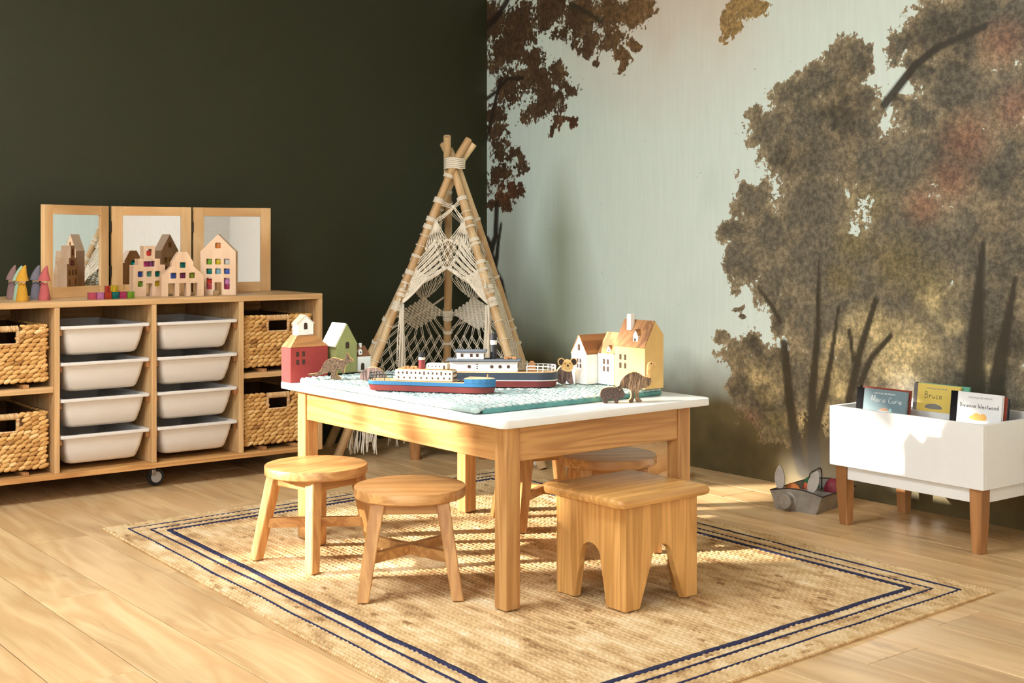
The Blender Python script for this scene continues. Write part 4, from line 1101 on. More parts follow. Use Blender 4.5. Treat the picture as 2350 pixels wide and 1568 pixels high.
# gabled wing: its gable faces -x
bm = prism_bm([(.0725, 0), (.1425, 0), (.1425, .092), (.1075, .148), (.0725, .092)], [], -.070, .045)
bmesh.ops.rotate(bm, cent=(0, 0, 0), matrix=Matrix.Rotation(R(90), 3, 'Z'), verts=bm.verts)   # x->y, y->-x
fin('gabled_wing', bm, PWHITE, h, 2)
for (y0, z0, y1, z1) in ((.1075, .1483, .0715, .0905), (.1435, .0905, .1075, .1483)):
    bm = roof_sheet(y0, z0, y1, z1, -.072, .0465, .002)
    bmesh.ops.rotate(bm, cent=(0, 0, 0), matrix=Matrix.Rotation(R(90), 3, 'Z'), verts=bm.verts)
    fin('wing_roof', bm, ROOFWOOD, h, 0)
windows('wing_window', h, [(.1075, .112, .010, .020, True)] + [(.1075 + a, z, .0062, .013, False) for a in (-.0065, .0065) for z in (.055, .071)], 'x', -.0455, DARKHOLE)
windows('window', h, [(.034 + a, z, .0085, .016, False) for a in (-.0085, .0085) for z in (.048, .070)], 'x', 0, DARKHOLE)
bm = prism_bm([(.020, .094), (.034, .094), (.034, .110), (.027, .119), (.020, .110)], [], -.024, -.004); bmesh.ops.rotate(bm, cent=(0, 0, 0), matrix=Matrix.Rotation(R(90), 3, 'Z'), verts=bm.verts)
fin('dormer', bm, PWHITE, h)
windows('dormer_window', h, [(.027, .105, .004, .005, False)], 'x', .004, DARKHOLE)
bm = prism_bm([(.0195, .1098), (.027, .1192), (.0345, .1098), (.0345, .1112), (.027, .1208), (.0195, .1112)], [], -.026, -.0035); bmesh.ops.rotate(bm, cent=(0, 0, 0), matrix=Matrix.Rotation(R(90), 3, 'Z'), verts=bm.verts)
fin('dormer_roof', bm, ROOFWOOD, h)

h = thing('yellow_house', 'tall yellow toy house with white chimney at the right end of the wool mat', 'toy house', tb(.080, .588, MATZ), TANG)
fin('body', prism_bm([(0, 0), (.078, 0), (.078, .160), (.043, .200), (0, .122)], [], 0, .130, .0008), PYEL, h, 2)
fin('roof_slope', roof_sheet(-.001, .1215, .043, .2006, .0005, .130, .0022), ROOFWOOD, h, 2)
box('chimney', .018, .034, .078, .096, .170, .219, PWHITE, h, .0006)
bm = prism_bm([(.036, .128), (.056, .128), (.056, .158), (.046, .173), (.036, .158)], [], -.034, -.006); bmesh.ops.rotate(bm, cent=(0, 0, 0), matrix=Matrix.Rotation(R(90), 3, 'Z'), verts=bm.verts)
fin('dormer', bm, PWHITE, h)
bm = prism_bm([(.035, .157), (.046, .1735), (.057, .157), (.057, .159), (.046, .1755), (.035, .159)], [], -.035, -.0055); bmesh.ops.rotate(bm, cent=(0, 0, 0), matrix=Matrix.Rotation(R(90), 3, 'Z'), verts=bm.verts)
fin('dormer_roof', bm, ROOFWOOD, h)
windows('dormer_window', h, [(.0475, .144, .006, .009, False)], 'x', .006, DARKHOLE)
windows('window', h, [(.094 + a, z, .0085, .0165, False) for a in (-.0105, .0105) for z in (.064, .090)], 'x', 0, DARKHOLE)

# ------------------------------------------------------------------ toy boats
HRED = plain('hull_red', (112, 44, 42), .5, var=.1); HBLUE = plain('hull_blue', (42, 102, 144), .5, var=.04); HNAVY = plain('hull_navy', (50, 58, 70), .5, var=.08)
CREAM = plain('cream_paint', (226, 212, 192), .6, var=.03); GREYR = plain('grey_roof', (92, 98, 106), .6, var=.12); FBLACK = plain('funnel_black', (34, 34, 38), .5); FRED = plain('funnel_red', (132, 50, 50), .5); RAILB = plain('rail_dark', (40, 48, 48), .5)
DECKW = PEDGE
def hull_outline(L, B, bow, n=12):
    """plan outline, bow at +x"""
    pts = []
    for i in range(n + 1):
        a = -90 + 180 * i / n; pts.append((L / 2 - bow + bow * math.cos(R(a)), B / 2 * math.sin(R(a))))
    st = .030
    for i in range(n + 1):
        a = 90 + 180 * i / n; pts.append((-L / 2 + st + st * math.cos(R(a)), B / 2 * math.sin(R(a))))
    return pts
def layer(ol, z0, z1, k0, k1):
    bm = bmesh.new(); a = [bm.verts.new((x * k0, y * k0, z0)) for x, y in ol]; b_ = [bm.verts.new((x * k1, y * k1, z1)) for x, y in ol]
    n = len(a)
    for i in range(n): bm.faces.new((a[i], a[(i + 1) % n], b_[(i + 1) % n], b_[i]))
    bm.faces.new(a[::-1]); bm.faces.new(b_)
    return bm
def rail(t, mat, pts, z0, h, posts, closed=False, bars=2):
    T = Tubes()
    for k in range(bars): T.add([(x, y, z0 + h * (k + 1) / bars) for x, y in pts], .0011 if mat is RAILB else .0013, 5)
    for i in posts: T.add([(pts[i][0], pts[i][1], z0), (pts[i][0], pts[i][1], z0 + h)], .0012 if mat is RAILB else .0014, 5)
    T.build('railing', mat, t)
t = thing('cream_ferry', 'toy ferry with cream cabin, blue and red hull and red funnel, nearest the table edge', 'toy boat', (-.236, 3.832, MATZ + .0005), R(-15.5))
ol = hull_outline(.392, .066, .085)
fin('lower_hull', layer(ol, 0, .016, .965, .995), HRED, t, 0, True)
fin('waterline', layer(ol, .0162, .0176, .998, .999), FBLACK, t, 0, True)
fin('upper_hull', layer(ol, .0178, .028, 1.0, 1.003), HBLUE, t, 0, True)
fin('deck', layer(ol, .0282, .0294, .985, .985), DECKW, t, 0)
bow = [p for p in ol if p[0] > .110]; bowl = [(.110, -.0325)] + [p for p in ol if p[0] > .111] + [(.110, .0325)]
fin('bow_bulwark', layer([(x, y) for x, y in bowl], .0283, .0405, 1.003, 1.003), HBLUE, t, 0)
fin('foredeck', layer([(x * .985, y * .95) for x, y in bowl], .0406, .0418, 1, 1), DECKW, t)
# cabin
bm = bmesh.new(); bx(bm, -.106, .072, -.024, .024, .0296, .0625, .004, 2); fin('cabin', bm, CREAM, t, 0, True)
bm = bmesh.new(); bx(bm, -.100, .068, -.021, .021, .0626, .0640, .0004); fin('cabin_roof', bm, DECKW, t, 0)
bm = bmesh.new(); bx(bm, -.012, .054, -.016, .016, .0642, .0815, .004, 2); fin('wheelhouse', bm, CREAM, t, 0, True)
cells = [(-.094 + .0132 * i, .0535, .0042, .0062 if i not in (2, 6, 10) else .0100, False) for i in range(13)] + [(-.094 + .0175 * i, .0395, .0042, .0056, False) for i in range(10)]
windows('cabin_window', t, cells, 'y', -.0242, DARKHOLE)
windows('cabin_window', t, [(-.015 + .0075 * i, z, .0032, .0062, False) for i in range(5) for z in (.0395, .0535)], 'x', .0722, DARKHOLE)
windows('wheelhouse_window', t, [(-.004 + .0115 * i, .0735, .0032, .0032, False) for i in range(4)] + [(.044, .0715, .005, .010, False)], 'y', -.0162, DARKHOLE)
for nm, z0, z1, mt in (('funnel', .0642, .0905, FRED), ('funnel_band', .0905, .0975, CREAM), ('funnel_top', .0975, .1100, FBLACK)):
    f_ = fin(nm, lathe_bm([(0, z0), (.0098, z0), (.0098, z1), (0, z1)], 22), mt, t, 0, True); f_.location = (-.030, 0, 0)
for (x, y) in ((-.080, -.012), (-.078, .010), (-.055, -.014), (-.052, .008), (-.062, .014)): box('deck_box', x - .0055, x + .0055, y - .004, y + .004, .0641, .0700, LEGWOOD, t, .0006)
for (x) in (.086, .096, .108): box('hatch', x - .004, x + .004, -.014, .014, .0295, .0322, DARKHOLE, t, .0004)
f_ = fin('bow_post', lathe_bm([(0, .0418), (.0022, .0418), (.0022, .0530), (0, .0530)], 8), LEGWOOD, t); f_.location = (.172, 0, 0)
back = [(-.108, -.031)] + [(-.135, -.031), (-.165, -.0310)] + [(-.165 + .026 * math.cos(R(a)), .031 * math.sin(R(a))) for a in range(-110, -251, -20)] + [(-.165, .031), (-.135, .031), (-.108, .031)]
rail(t, RAILB, back, .0295, .018, list(range(1, len(back) - 1, 1)))

t = thing('white_steamer', 'larger toy steamer with white cabins, navy hull and tall black funnel', 'toy boat', (-.062, 3.958, MATZ + .0005), R(-2))
ol = hull_outline(.402, .078, .060)
fin('lower_hull', layer(ol, 0, .0185, .96, .995), HRED, t, 0, True)
fin('waterline', layer(ol, .0187, .0212, 1.0, 1.001), PWHITE, t, 0, True)
fin('upper_hull', layer(ol, .0214, .043, 1.001, 1.006), HNAVY, t, 0, True)
fin('deck', layer(ol, .0432, .0446, .99, .99), DECKW, t, 0)
bm = bmesh.new(); bx(bm, -.125, .080, -.029, .029, .0448, .0760, .002); fin('cabin', bm, PWHITE, t)
bm = bmesh.new(); bx(bm, -.136, .090, -.036, .036, .0762, .0815, .0015); fin('cabin_roof', bm, GREYR, t)
bm = bmesh.new(); bx(bm, -.104, -.022, -.021, .021, .0817, .1030, .0015); fin('bridge', bm, PWHITE, t)
bm = bmesh.new(); bx(bm, -.110, -.014, -.026, .026, .1032, .1085, .0015); fin('bridge_roof', bm, GREYR, t)
windows('porthole', t, [(x, .0605, .0105, .0105, 2) for x in (-.066, .002, .027, .052)], 'y', -.0292, DARKHOLE)
windows('slot_window', t, [(-.042, z, .0045, .0026, False) for z in (.055, .061, .067)], 'y', -.0292, DARKHOLE)
windows('end_window', t, [(y, .062, .0035, .014, False) for y in (-.018, -.010, -.002, .008, .018)], 'x', .0802, DARKHOLE)
windows('bridge_window', t, [(x, .0935, .0078, .0098, False) for x in (-.088, -.060, -.042)], 'y', -.0212, DARKHOLE)
windows('bridge_end_window', t, [(y, .0925, .0035, .010, False) for y in (-.014, -.004, .006, .014)], 'x', -.0218, DARKHOLE)
for nm, z0, z1, mt in (('funnel', .0817, .1250, FBLACK), ('funnel_band', .1250, .1375, PWHITE), ('funnel_top', .1375, .1575, FBLACK)):
    f_ = fin(nm, lathe_bm([(0, z0), (.0102, z0), (.0102, z1), (0, z1)], 22), mt, t, 0, True); f_.location = (.006, .004, 0)
for (x, y) in ((.045, -.012), (.054, .004), (.070, -.012)): box('deck_box', x - .006, x + .006, y - .0045, y + .0045, .0816, .0885, LEGWOOD, t, .0006)
front = [(.108, -.036), (.140, -.036)] + [(.148 + .046 * math.cos(R(a)), .037 * math.sin(R(a))) for a in range(-80, 81, 20)] + [(.140, .036), (.108, .036)]
rail(t, PWHITE, front, .0447, .0185, list(range(0, len(front))))
bm = prism_bm([(-.012, 0), (.012, 0), (.010, .020)] + [(.010 * math.cos(R(a)), .020 + .010 * math.sin(R(a))) for a in range(20, 161, 20)] + [(-.010, .020)], [], -.006, .006, .001)
f_ = fin('winch', bm, LEGWOOD, t, 0); f_.location = (.122, .004, .0448)

# ------------------------------------------------------------------ bark animals
BARKF = bark('bark_brown', (62, 42, 30), (150, 120, 88)); BARKP = bark('bark_violet', (70, 52, 48), (150, 122, 112)); BARKD = bark('bark_dark', (44, 30, 24), (78, 56, 44), (90, 90, 90)); BARKK = bark('bark_mottled', (54, 40, 28), (124, 96, 68), (110, 110, 110))
FACEW = wood('pale_slice', (236, 196, 130), (216, 168, 100), .6, 14)
def smooth_loop(pts, it=2):
    for _ in range(it):
        o = []
        for i in range(len(pts)):
            a, b_ = pts[i], pts[(i + 1) % len(pts)]
            o += [(a[0] * .75 + b_[0] * .25, a[1] * .75 + b_[1] * .25), (a[0] * .25 + b_[0] * .75, a[1] * .25 + b_[1] * .75)]
        pts = o
    return pts
def animal(name, label, loc, ang, sil, th, barkm, sc=1.0, cat='toy animal'):
    t = thing(name, label, cat, loc, ang)
    sl = smooth_loop([(x * sc, z * sc) for x, z in sil], 2)
    zmin = min(z for x, z in sl)
    sl = [(x, z - zmin) for x, z in sl]
    fin('slice', prism_bm(sl, [], -th / 2 + .0015, th / 2, .001), FACEW, t, 0)
    # bark skin on the front, a little smaller than the slice, with its own relief
    bm = prism_bm(sl, [], -th / 2 - .001, -th / 2 + .0014, .0012)
    fin('bark', bm, barkm, t, 0)
    return t, zmin
def dot(t, nm, x, y, z, r, mat, sy=.5):
    L_ = Lumps(8, 5); L_.add((x, y, z), (1, 0, 0), (0, -1, 0), 2 * r, 2 * r, 2 * r * sy); return L_.build(nm, mat, t)
EYEB = plain('eye_black', (16, 12, 10), .4)
kg = [(-.072, .004), (-.050, .002), (-.030, .006), (-.020, .010), (-.004, .016), (-.004, .004), (-.006, -.006), (.010, -.008), (.026, -.006), (.024, -.002), (.012, .004), (.010, .014), (.016, .022), (.026, .024), (.030, .012), (.034, .010), (.036, .024), (.038, .032), (.046, .040), (.058, .044), (.064, .050), (.056, .057), (.050, .062), (.046, .072), (.042, .072), (.040, .060), (.030, .050), (.016, .056), (-.002, .058), (-.020, .050), (-.030, .036), (-.036, .020), (-.048, .011), (-.070, .009), (-.078, .007)]
t, zm = animal('toy_kangaroo', 'bark-covered wooden kangaroo leaning forward before the green house', (-.568, 4.150, MATZ - .001), R(-7), kg, .018, BARKK, 1.06)
dot(t, 'eye', .050, -.0112, .056 * 1.06 - zm, .0022, EYEB)
ec = [(-.040, 0), (-.042, .016), (-.034, .030), (-.016, .042), (.006, .044), (.026, .036), (.038, .022), (.044, .010), (.050, .002), (.040, 0)]
t, zm = animal('toy_echidna', 'rounded violet-grey bark echidna behind the stern of the cream ferry', (-.435, 4.10, MATZ), R(-6), ec, .020, BARKP, 1.0)
dot(t, 'eye', .032, -.0122, .014, .0018, EYEB)
kb = [(-.024, 0), (-.030, .014), (-.030, .036), (-.022, .050), (-.010, .058), (.006, .058), (.016, .048), (.018, .030), (.022, .008), (.024, 0), (.006, 0), (.004, .010), (.0, .010), (-.004, 0)]
t, zm = animal('toy_koala', 'wooden koala with a smiling pale face between steamer and white house', (.166, 4.02, MATZ), R(6), kb, .022, BARKP, 1.0)
hd = smooth_loop([(-.017, .046), (-.012, .042), (.008, .036), (.018, .044), (.021, .052), (.017, .066), (.008, .076), (-.004, .077), (-.015, .066)], 2)
fin('face', prism_bm(hd, [], -.0215, -.0125, .0012), FACEW, t, 0)
for s, ex0 in ((-1, -.017), (1, .021)):
    er = [(ex0 + .0115 * math.cos(2 * math.pi * i / 14), .0685 + .0125 * math.sin(2 * math.pi * i / 14)) for i in range(14)]
    e_o = fin('ear', prism_bm(er, [], -.0200, -.0130, .001), FACEW, t)
    fin('ear_bark', prism_bm([(ex0 + .75 * (x - ex0), .0685 + .75 * (z - .0685)) for x, z in er], [], -.0212, -.0201), BARKD, e_o)
for x in (-.006, .009): dot(t, 'eye', x, -.0220, .0640, .0018, EYEB)
dot(t, 'nose', .0022, -.0222, .0575, .0034, BARKD, .8)
T = Tubes(); T.add([(.0022 + .0085 * math.cos(R(a)), -.0218, .0515 + .0050 * math.sin(R(a))) for a in range(200, 341, 20)], .0005, 5); T.build('smile', DARKHOLE, t)
wb = [(-.036, .030), (-.034, .040), (-.024, .048), (-.006, .050), (.012, .049), (.020, .053), (.024, .056), (.027, .050), (.036, .040), (.040, .026), (.036, .018), (.026, .015), (.020, .014), (.020, 0), (.008, 0), (.006, .010), (.0, .014), (-.010, .012), (-.014, 0), (-.026, 0), (-.028, .010), (-.036, .018)]
t, zm = animal('toy_wombat', 'dark brown wooden wombat at the front edge of the white table top', (.285, 3.735, TTOP), R(-2), wb, .020, BARKD, .93)
dot(t, 'eye', .023, -.0118, .039, .0014, FACEW)
em = [(-.040, .034), (-.036, .050), (-.024, .064), (-.006, .072), (.010, .070), (.022, .060), (.034, .058), (.0315, .066), (.0330, .084), (.0360, .094), (.044, .096), (.058, .090), (.044, .089), (.0375, .082), (.0370, .064), (.042, .054), (.040, .040), (.028, .032), (.016, .030), (.010, .022), (.009, .008), (.018, .002), (.018, -.003), (.004, -.003), (.004, .004), (.0015, .026), (-.0010, .026), (-.003, .004), (-.003, -.003), (-.015, -.003), (-.015, .001), (-.008, .006), (-.008, .022), (-.014, .030), (-.030, .032)]
t, zm = animal('toy_emu', 'bark-bodied wooden emu with pale thin neck before the yellow house', (.352, 3.765, TTOP), R(4), em, .020, BARKF, 1.16)
dot(t, 'eye', .0475, -.0118, .0925 * 1.16 - zm, .0020, EYEB)
bm = prism_bm(smooth_loop([(x * 1.16, z * 1.16 - zm) for x, z in [(.0300, .058), (.0315, .066), (.0330, .084), (.0360, .0945), (.044, .0965), (.0585, .0895), (.044, .0885), (.0380, .082), (.0378, .064), (.040, .056)]], 2), [], -.0114, -.0098)
fin('neck_face', bm, FACEW, t)
# ------------------------------------------------------------------ bamboo teepee with macrame sides
BAMB = wood('bamboo', (234, 202, 152), (208, 166, 114), .45, ring=5, pore=.3, randomize=.05)
CORD = plain('cotton_cord', (250, 238, 216), .9, .2, var=.05)
tee = thing('play_teepee', 'bamboo pole teepee hung with cream macrame, in the corner of the room', 'teepee', (-.30, 6.05, 0))
TOFF = np.array([-.30, 6.05, 0.0])
XP = np.array([-.272, 6.05, 1.339])
FEET = dict(FL=(-.785, 5.82), FR=(.128, 5.585), BR=(.185, 6.10), BC=(-.32, 6.50), BL=(-.87, 6.18))
XOFF = dict(FL=(.006, -.030, 0), FR=(-.010, -.004, 0), BR=(.014, .020, 0), BC=(-.026, .012, 0), BL=(.034, .022, 0))
TOPZ = dict(FL=1.445, FR=1.425, BR=1.40, BC=1.455, BL=1.425)
POLE = {}
for k in FEET:
    f0 = np.array([*FEET[k], 0.0]); x0 = XP + np.array(XOFF[k])
    POLE[k] = (f0, x0)
def pole_at(k, h): return POLE[k][0] * (1 - h) + POLE[k][1] * h
for k in FEET:
    hT = TOPZ[k] / 1.339
    n = 22; hs_ = [hT * i / (n - 1) for i in range(n)]
    pts = [pole_at(k, h) - TOFF for h in hs_]
    pts = [p + np.array([.003 * math.sin(7 * h + ord(k[0])), .003 * math.cos(5 * h), 0]) for p, h in zip(pts, hs_)]
    ax_ = (POLE[k][1] - POLE[k][0]); ax_ = np.array([ax_[0], ax_[1], 0]) / 1.339
    pts = [p + ax_ * max(0, h - 1.0) * .75 for p, h in zip(pts, hs_)]
    pts[0][2] = .0
    rs = [(.0205 - .0035 * i / n) * (1.08 if i in (5, 11, 16) else 1.0) for i in range(n)]
    T = Tubes(); T.add(pts, rs, 12); T.build('pole', BAMB, tee, 2, True)
def wrap(T, k, h, turns=3, rad=.0225, r=.0021, pitch=.0042):
    c = pole_at(k, h) - TOFF; d = POLE[k][1] - POLE[k][0]; d /= np.linalg.norm(d)
    a = np.cross(d, (0, 1, 0)); a /= np.linalg.norm(a); b_ = np.cross(d, a)
    n = 12 * turns
    T.add([c + d * pitch * (i / 12 - turns / 2) + rad * (a * math.cos(2 * math.pi * i / 12) + b_ * math.sin(2 * math.pi * i / 12)) for i in range(n + 1)], r, 5)
for k, hs_ in dict(FL=((.95, 4), (.865, 6), (.80, 5), (.775, 5), (.745, 1), (.71, 1), (.675, 3), (.62, 5), (.585, 2), (.56, 3), (.545, 4), (.515, 5), (.50, 5), (.44, 1), (.39, 1), (.325, 1), (.12, 2)), FR=((.87, 5), (.825, 1), (.80, 4), (.775, 2), (.73, 4), (.715, 3), (.655, 4), (.63, 3), (.60, 1), (.57, 5), (.555, 4), (.53, 5), (.515, 5), (.46, 1), (.40, 1), (.35, 1), (.30, 1), (.25, 2)), BR=((.8, 3), (.6, 3), (.45, 2), (.42, 3), (.37, 3), (.30, 3), (.26, 3)), BC=((.86, 2), (.66, 3), (.47, 7), (.45, 5), (.40, 4), (.36, 3)), BL=((.90, 4), (.86, 2), (.84, 3), (.76, 3), (.66, 4), (.60, 2), (.45, 4), (.37, 3), (.32, 4), (.27, 3))).items():
    for h, n in hs_:
        T = Tubes(); wrap(T, k, h, n); T.build('lashing', CORD, tee)
T = Tubes()                                        # lashing where the poles cross
for i in range(6):
    z = 1.310 + .0085 * i
    T.add([(XP[0] - TOFF[0] + .006 + .047 * math.cos(2 * math.pi * q / 20), XP[1] - TOFF[1] + .052 * math.sin(2 * math.pi * q / 20), z + .003 * math.sin(q)) for q in range(20)], .0042, 6, True)
T.build('top_lashing', CORD, tee)

r_ = random.Random(21)
class Panel:
    def __init__(s, ka, kb, sag=.02): s.a, s.b, s.sag = ka, kb, sag; s.T = Tubes()
    def p(s, u, h):
        q = pole_at(s.a, h) * (1 - u) + pole_at(s.b, h) * u
        c = np.array([XP[0], 6.02, q[2]])
        return q + (c - q) * s.sag * 4 * max(0, u * (1 - u)) - TOFF
    def cord(s, u0, h0, u1, h1, dbl=True, n=5, bow=.004):
        a, b_ = s.p(u0, h0), s.p(u1, h1); d = b_ - a; L_ = np.linalg.norm(d)
        if L_ < 1e-5: return
        sd = np.cross(d / L_, (0, 1, .05)); sd /= np.linalg.norm(sd)
        for k in ((-1, 1) if dbl else (0,)):
            pts = [s.p(u0 + (u1 - u0) * i / n, h0 + (h1 - h0) * i / n) + sd * (.0022 + bow * math.sin(math.pi * i / n) * .5) * k for i in range(n + 1)]
            s.T.add(pts, .0020, 5)
    def knot(s, u, h, r=.0062): s.T.ball(s.p(u, h), r, 6)
    def net(s, h0, h1, rows, cols):
        for j in range(rows):
            ha, hb = h0 + (h1 - h0) * j / rows, h0 + (h1 - h0) * (j + 1) / rows
            sh = .5 if j % 2 else 0.0; sh2 = .5 - sh
            for i in range(cols + 1):
                u = (i + sh) / cols
                if u > 1.001: continue
                s.knot(u, ha)
                for u2 in (u - .5 / cols, u + .5 / cols):
                    if -.001 <= u2 <= 1.001: s.cord(u, ha, u2, hb)
    def dense(s, uc, hc, du, dh, n=7):
        """closely knotted diamond"""
        for i in range(-n, n + 1):
            q = i / n
            s.cord(uc + du * (q - 1) / 2, hc + dh * (q + 1) / 2, uc + du * (q + 1) / 2, hc + dh * (q - 1) / 2, True, 4, .001)
            s.cord(uc + du * (q + 1) / 2, hc + dh * (q + 1) / 2, uc + du * (q - 1) / 2, hc + dh * (q - 1) / 2, True, 4, .001)
        for i in range(-n, n + 1):
            for j in range(-n, n + 1):
                if (i + j) % 2 == 0: s.knot(uc + du * (i + j) / (2 * n), hc + dh * (i - j) / (2 * n), .0058)
    def build(s): return tag(s.T.build('macrame_panel', CORD, tee), kind='stuff')
def back_panel(a, b_):
    P = Panel(a, b_, .03)
    P.cord(0, .84, .5, .79); P.cord(1, .84, .5, .79); P.knot(.5, .79, .009)
    for i in range(8):
        u = .1 + .8 * i / 7
        P.cord(.5, .79, u, .70); P.knot(u, .70)
    P.net(.70, .60, 3, 6)
    for i in range(9):
        u = .06 + .88 * i / 8
        P.cord(u, .60, .5 + (u - .5) * .42, .53 - .04 * (1 - abs(u - .5) * 2) + .02, True)
    P.dense(.5, .47, .42, .055, 6)
    for i in range(9):
        u = i / 8
        P.cord(.5 + (u - .5) * .40, .47 - .045 * (1 - abs(u - .5) * 2), u, .385)
    P.cord(0, .455, .27, .47); P.cord(.73, .47, 1, .455)
    P.net(.385, .12, 8, 8)
    for i in range(26):                                        # fringe
        u = (i + .5) / 26
        a_ = P.p(u, .12); L_ = r_.uniform(.07, .11)
        P.T.add([a_ + np.array([.006 * math.sin(6 * q + i), .004 * math.cos(5 * q + i), -L_ * q]) for q in (0, .25, .5, .75, 1)], .0022, 5)
    return P.build()
back_panel('BL', 'BC'); back_panel('BC', 'BR')
def side_panel(a, b_):
    P = Panel(a, b_, .02)
    P.cord(0, .87, .5, .83); P.cord(1, .87, .5, .83); P.knot(.5, .83, .009)
    P.net(.83, .66, 4, 2)
    for i in range(9):
        u = .06 + .88 * i / 8; P.cord(.2 + .6 * i / 8, .66, u, .60)
    P.dense(.5, .575, .8, .06, 7); P.dense(.25, .53, .4, .04, 5); P.dense(.75, .53, .4, .04, 5)
    for i in range(12):
        u = .04 + .92 * i / 11; P.cord(u, .53, u + .03 * math.sin(i * 2.3), .40)
    P.net(.40, .12, 8, 5)
    for i in range(24):
        u = (i + .5) / 24; a_ = P.p(u, .125); L_ = r_.uniform(.10, .155)
        P.T.add([a_ + np.array([.006 * math.sin(6 * q + i), .006 * math.cos(5 * q + i), -L_ * q]) for q in (0, .25, .5, .75, 1)], .0024, 5)
    return P.build()
side_panel('FL', 'BL'); side_panel('BR', 'FR')
# front drape
P = Panel('FL', 'FR', -.02)
P.cord(0, .865, .62, .845); P.cord(0, .858, .62, .84); P.cord(1, .875, .62, .845); P.cord(1, .868, .62, .84); P.knot(.62, .843, .011)
P.knot(.10, .795, .011); P.knot(.90, .79, .011)
P.cord(.62, .843, .10, .795); P.cord(.60, .838, .13, .79); P.cord(.62, .843, .88, .80); P.cord(.66, .84, .90, .785)
for i in range(8):
    u = .12 + .36 * i / 7; hh = .700 + .030 * (i / 7)
    P.cord(.10 + .01 * i, .793, u, hh)
    P.cord(.90 - .01 * i, .788, 1 - u, hh); P.knot(u, hh, .007); P.knot(1 - u, hh, .007)
for j in range(5):                                             # pointed net in the middle
    hh = .728 - .022 * j; m = 5 - j
    for i in range(m + 1):
        u = .5 + (i - m / 2) * .105
        P.knot(u, hh, .0075)
        if j < 4:
            if i > 0: P.cord(u, hh, u - .0525, hh - .022)
            if i < m: P.cord(u, hh, u + .0525, hh - .022)
for i in range(6):
    q = i / 5
    P.cord(.5 - .26 * (1 - q) * .9, .728 - .088 * q, .03 + .20 * q, .645 - .058 * q); P.cord(.5 + .26 * (1 - q) * .9, .728 - .088 * q, .97 - .20 * q, .645 - .058 * q)
    P.cord(.5 - .26 * (1 - q) * .9 - .02, .728 - .088 * q, .02 + .17 * q, .640 - .055 * q); P.cord(.5 + .26 * (1 - q) * .9 + .02, .728 - .088 * q, .98 - .17 * q, .640 - .055 * q)
def solid(side):
    """closely worked wedge running down the pole"""
    n = 17
    f_ = (lambda u: u) if side == 0 else (lambda u: 1 - u)
    for i in range(n):
        q = i / (n - 1); h0 = .645 - .005 * q; u_out = .235 - .235 * q
        hh = .640 - .135 * q
        uo = max(.012, .235 * (1 - q) ** .8)
        P.cord(f_(.0), hh, f_(uo), hh - .0 - .035 * (1 - q) + .0, True, 4, .002)
        if i < n - 1:
            for k in range(7):
                v_ = k / 6
                uo2 = max(.012, .235 * (1 - (i + 1) / (n - 1)) ** .8)
                P.cord(f_(uo * v_), hh - .035 * (1 - q) * v_, f_(uo2 * min(1, v_ + .08)), hh - .0084 - .035 * (1 - q) * v_, True, 2, .001)
                P.knot(f_(uo * v_), hh - .035 * (1 - q) * v_, .0056)
    edge = [P.p(f_(max(.0, .25 * (1 - q) ** .8)), .640 - .135 * q - .037 * (1 - q)) for q in np.linspace(0, 1, 14)]
    P.T.add(edge, .0052, 6)
    P.cord(f_(.5), .640, f_(.235), .605); P.cord(f_(.5), .636, f_(.245), .600)
solid(0); solid(1)
P.build()
# tassels hanging from the ends of the drape
for k, dx in (('FL', .026), ('FR', -.030)):
    T = Tubes(); c = pole_at(k, .505) - TOFF + np.array([dx, -.012, 0])
    for i in range(30):
        a, rr = r_.uniform(0, 6.28), r_.uniform(0, .026)
        L_ = r_.uniform(.26, .36)
        T.add([c + np.array([rr * math.cos(a) * (.4 + .6 * q) + .003 * math.sin(5 * q + i), rr * math.sin(a) * (.4 + .6 * q), -L_ * q + .012 * (q == 0)]) for q in (0, .2, .4, .6, .8, 1)], .0026, 5)
    tag(T.build('tassel', CORD, tee), kind='stuff')
for (x, y, z0, n, wd) in ((-.675, 5.90, .20, 34, .055), (-.560, 6.15, .19, 6, .02), (-.505, 6.15, .16, 4, .02), (.085, 5.66, .12, 9, .02)):
    T = Tubes()
    for i in range(n):
        a = r_.uniform(-1, 1) * wd; b_ = r_.uniform(-1, 1) * wd * .35; L_ = min(z0 + .02, r_.uniform(.14, .21))
        T.add([np.array([x + a * (1 + .35 * q) + .004 * math.sin(7 * q + i), y + b_ - .02 * q, max(.003, z0 + .02 - L_ * q)]) - TOFF for q in (0, .15, .3, .45, .6, .75, .9, 1)], .0030, 5)
    tag(T.build('fringe', CORD, tee), kind='stuff')

# ------------------------------------------------------------------ low upholstered seat inside the teepee
st = thing('low_bench', 'low dark blue seat on tapered wooden legs inside the teepee', 'seat', (-.285, 5.955, 0), R(4))
for x in (-.155, .150):
    for y in (-.115, .085):
        fin('leg', lathe_bm([(0, 0), (.0215, 0), (.0225, .003), (.032, .135), (0, .135)], 20), LEGWOOD, st, 2, True).location = (x, y, 0)
bm = bmesh.new(); bx(bm, -.20, .20, -.155, .13, .1352, .24, .03, 3)
fin('cushion', bm, plain('navy_cloth', (38, 42, 60), .9, .2, bump=.3, bscale=400), st, 0, True)

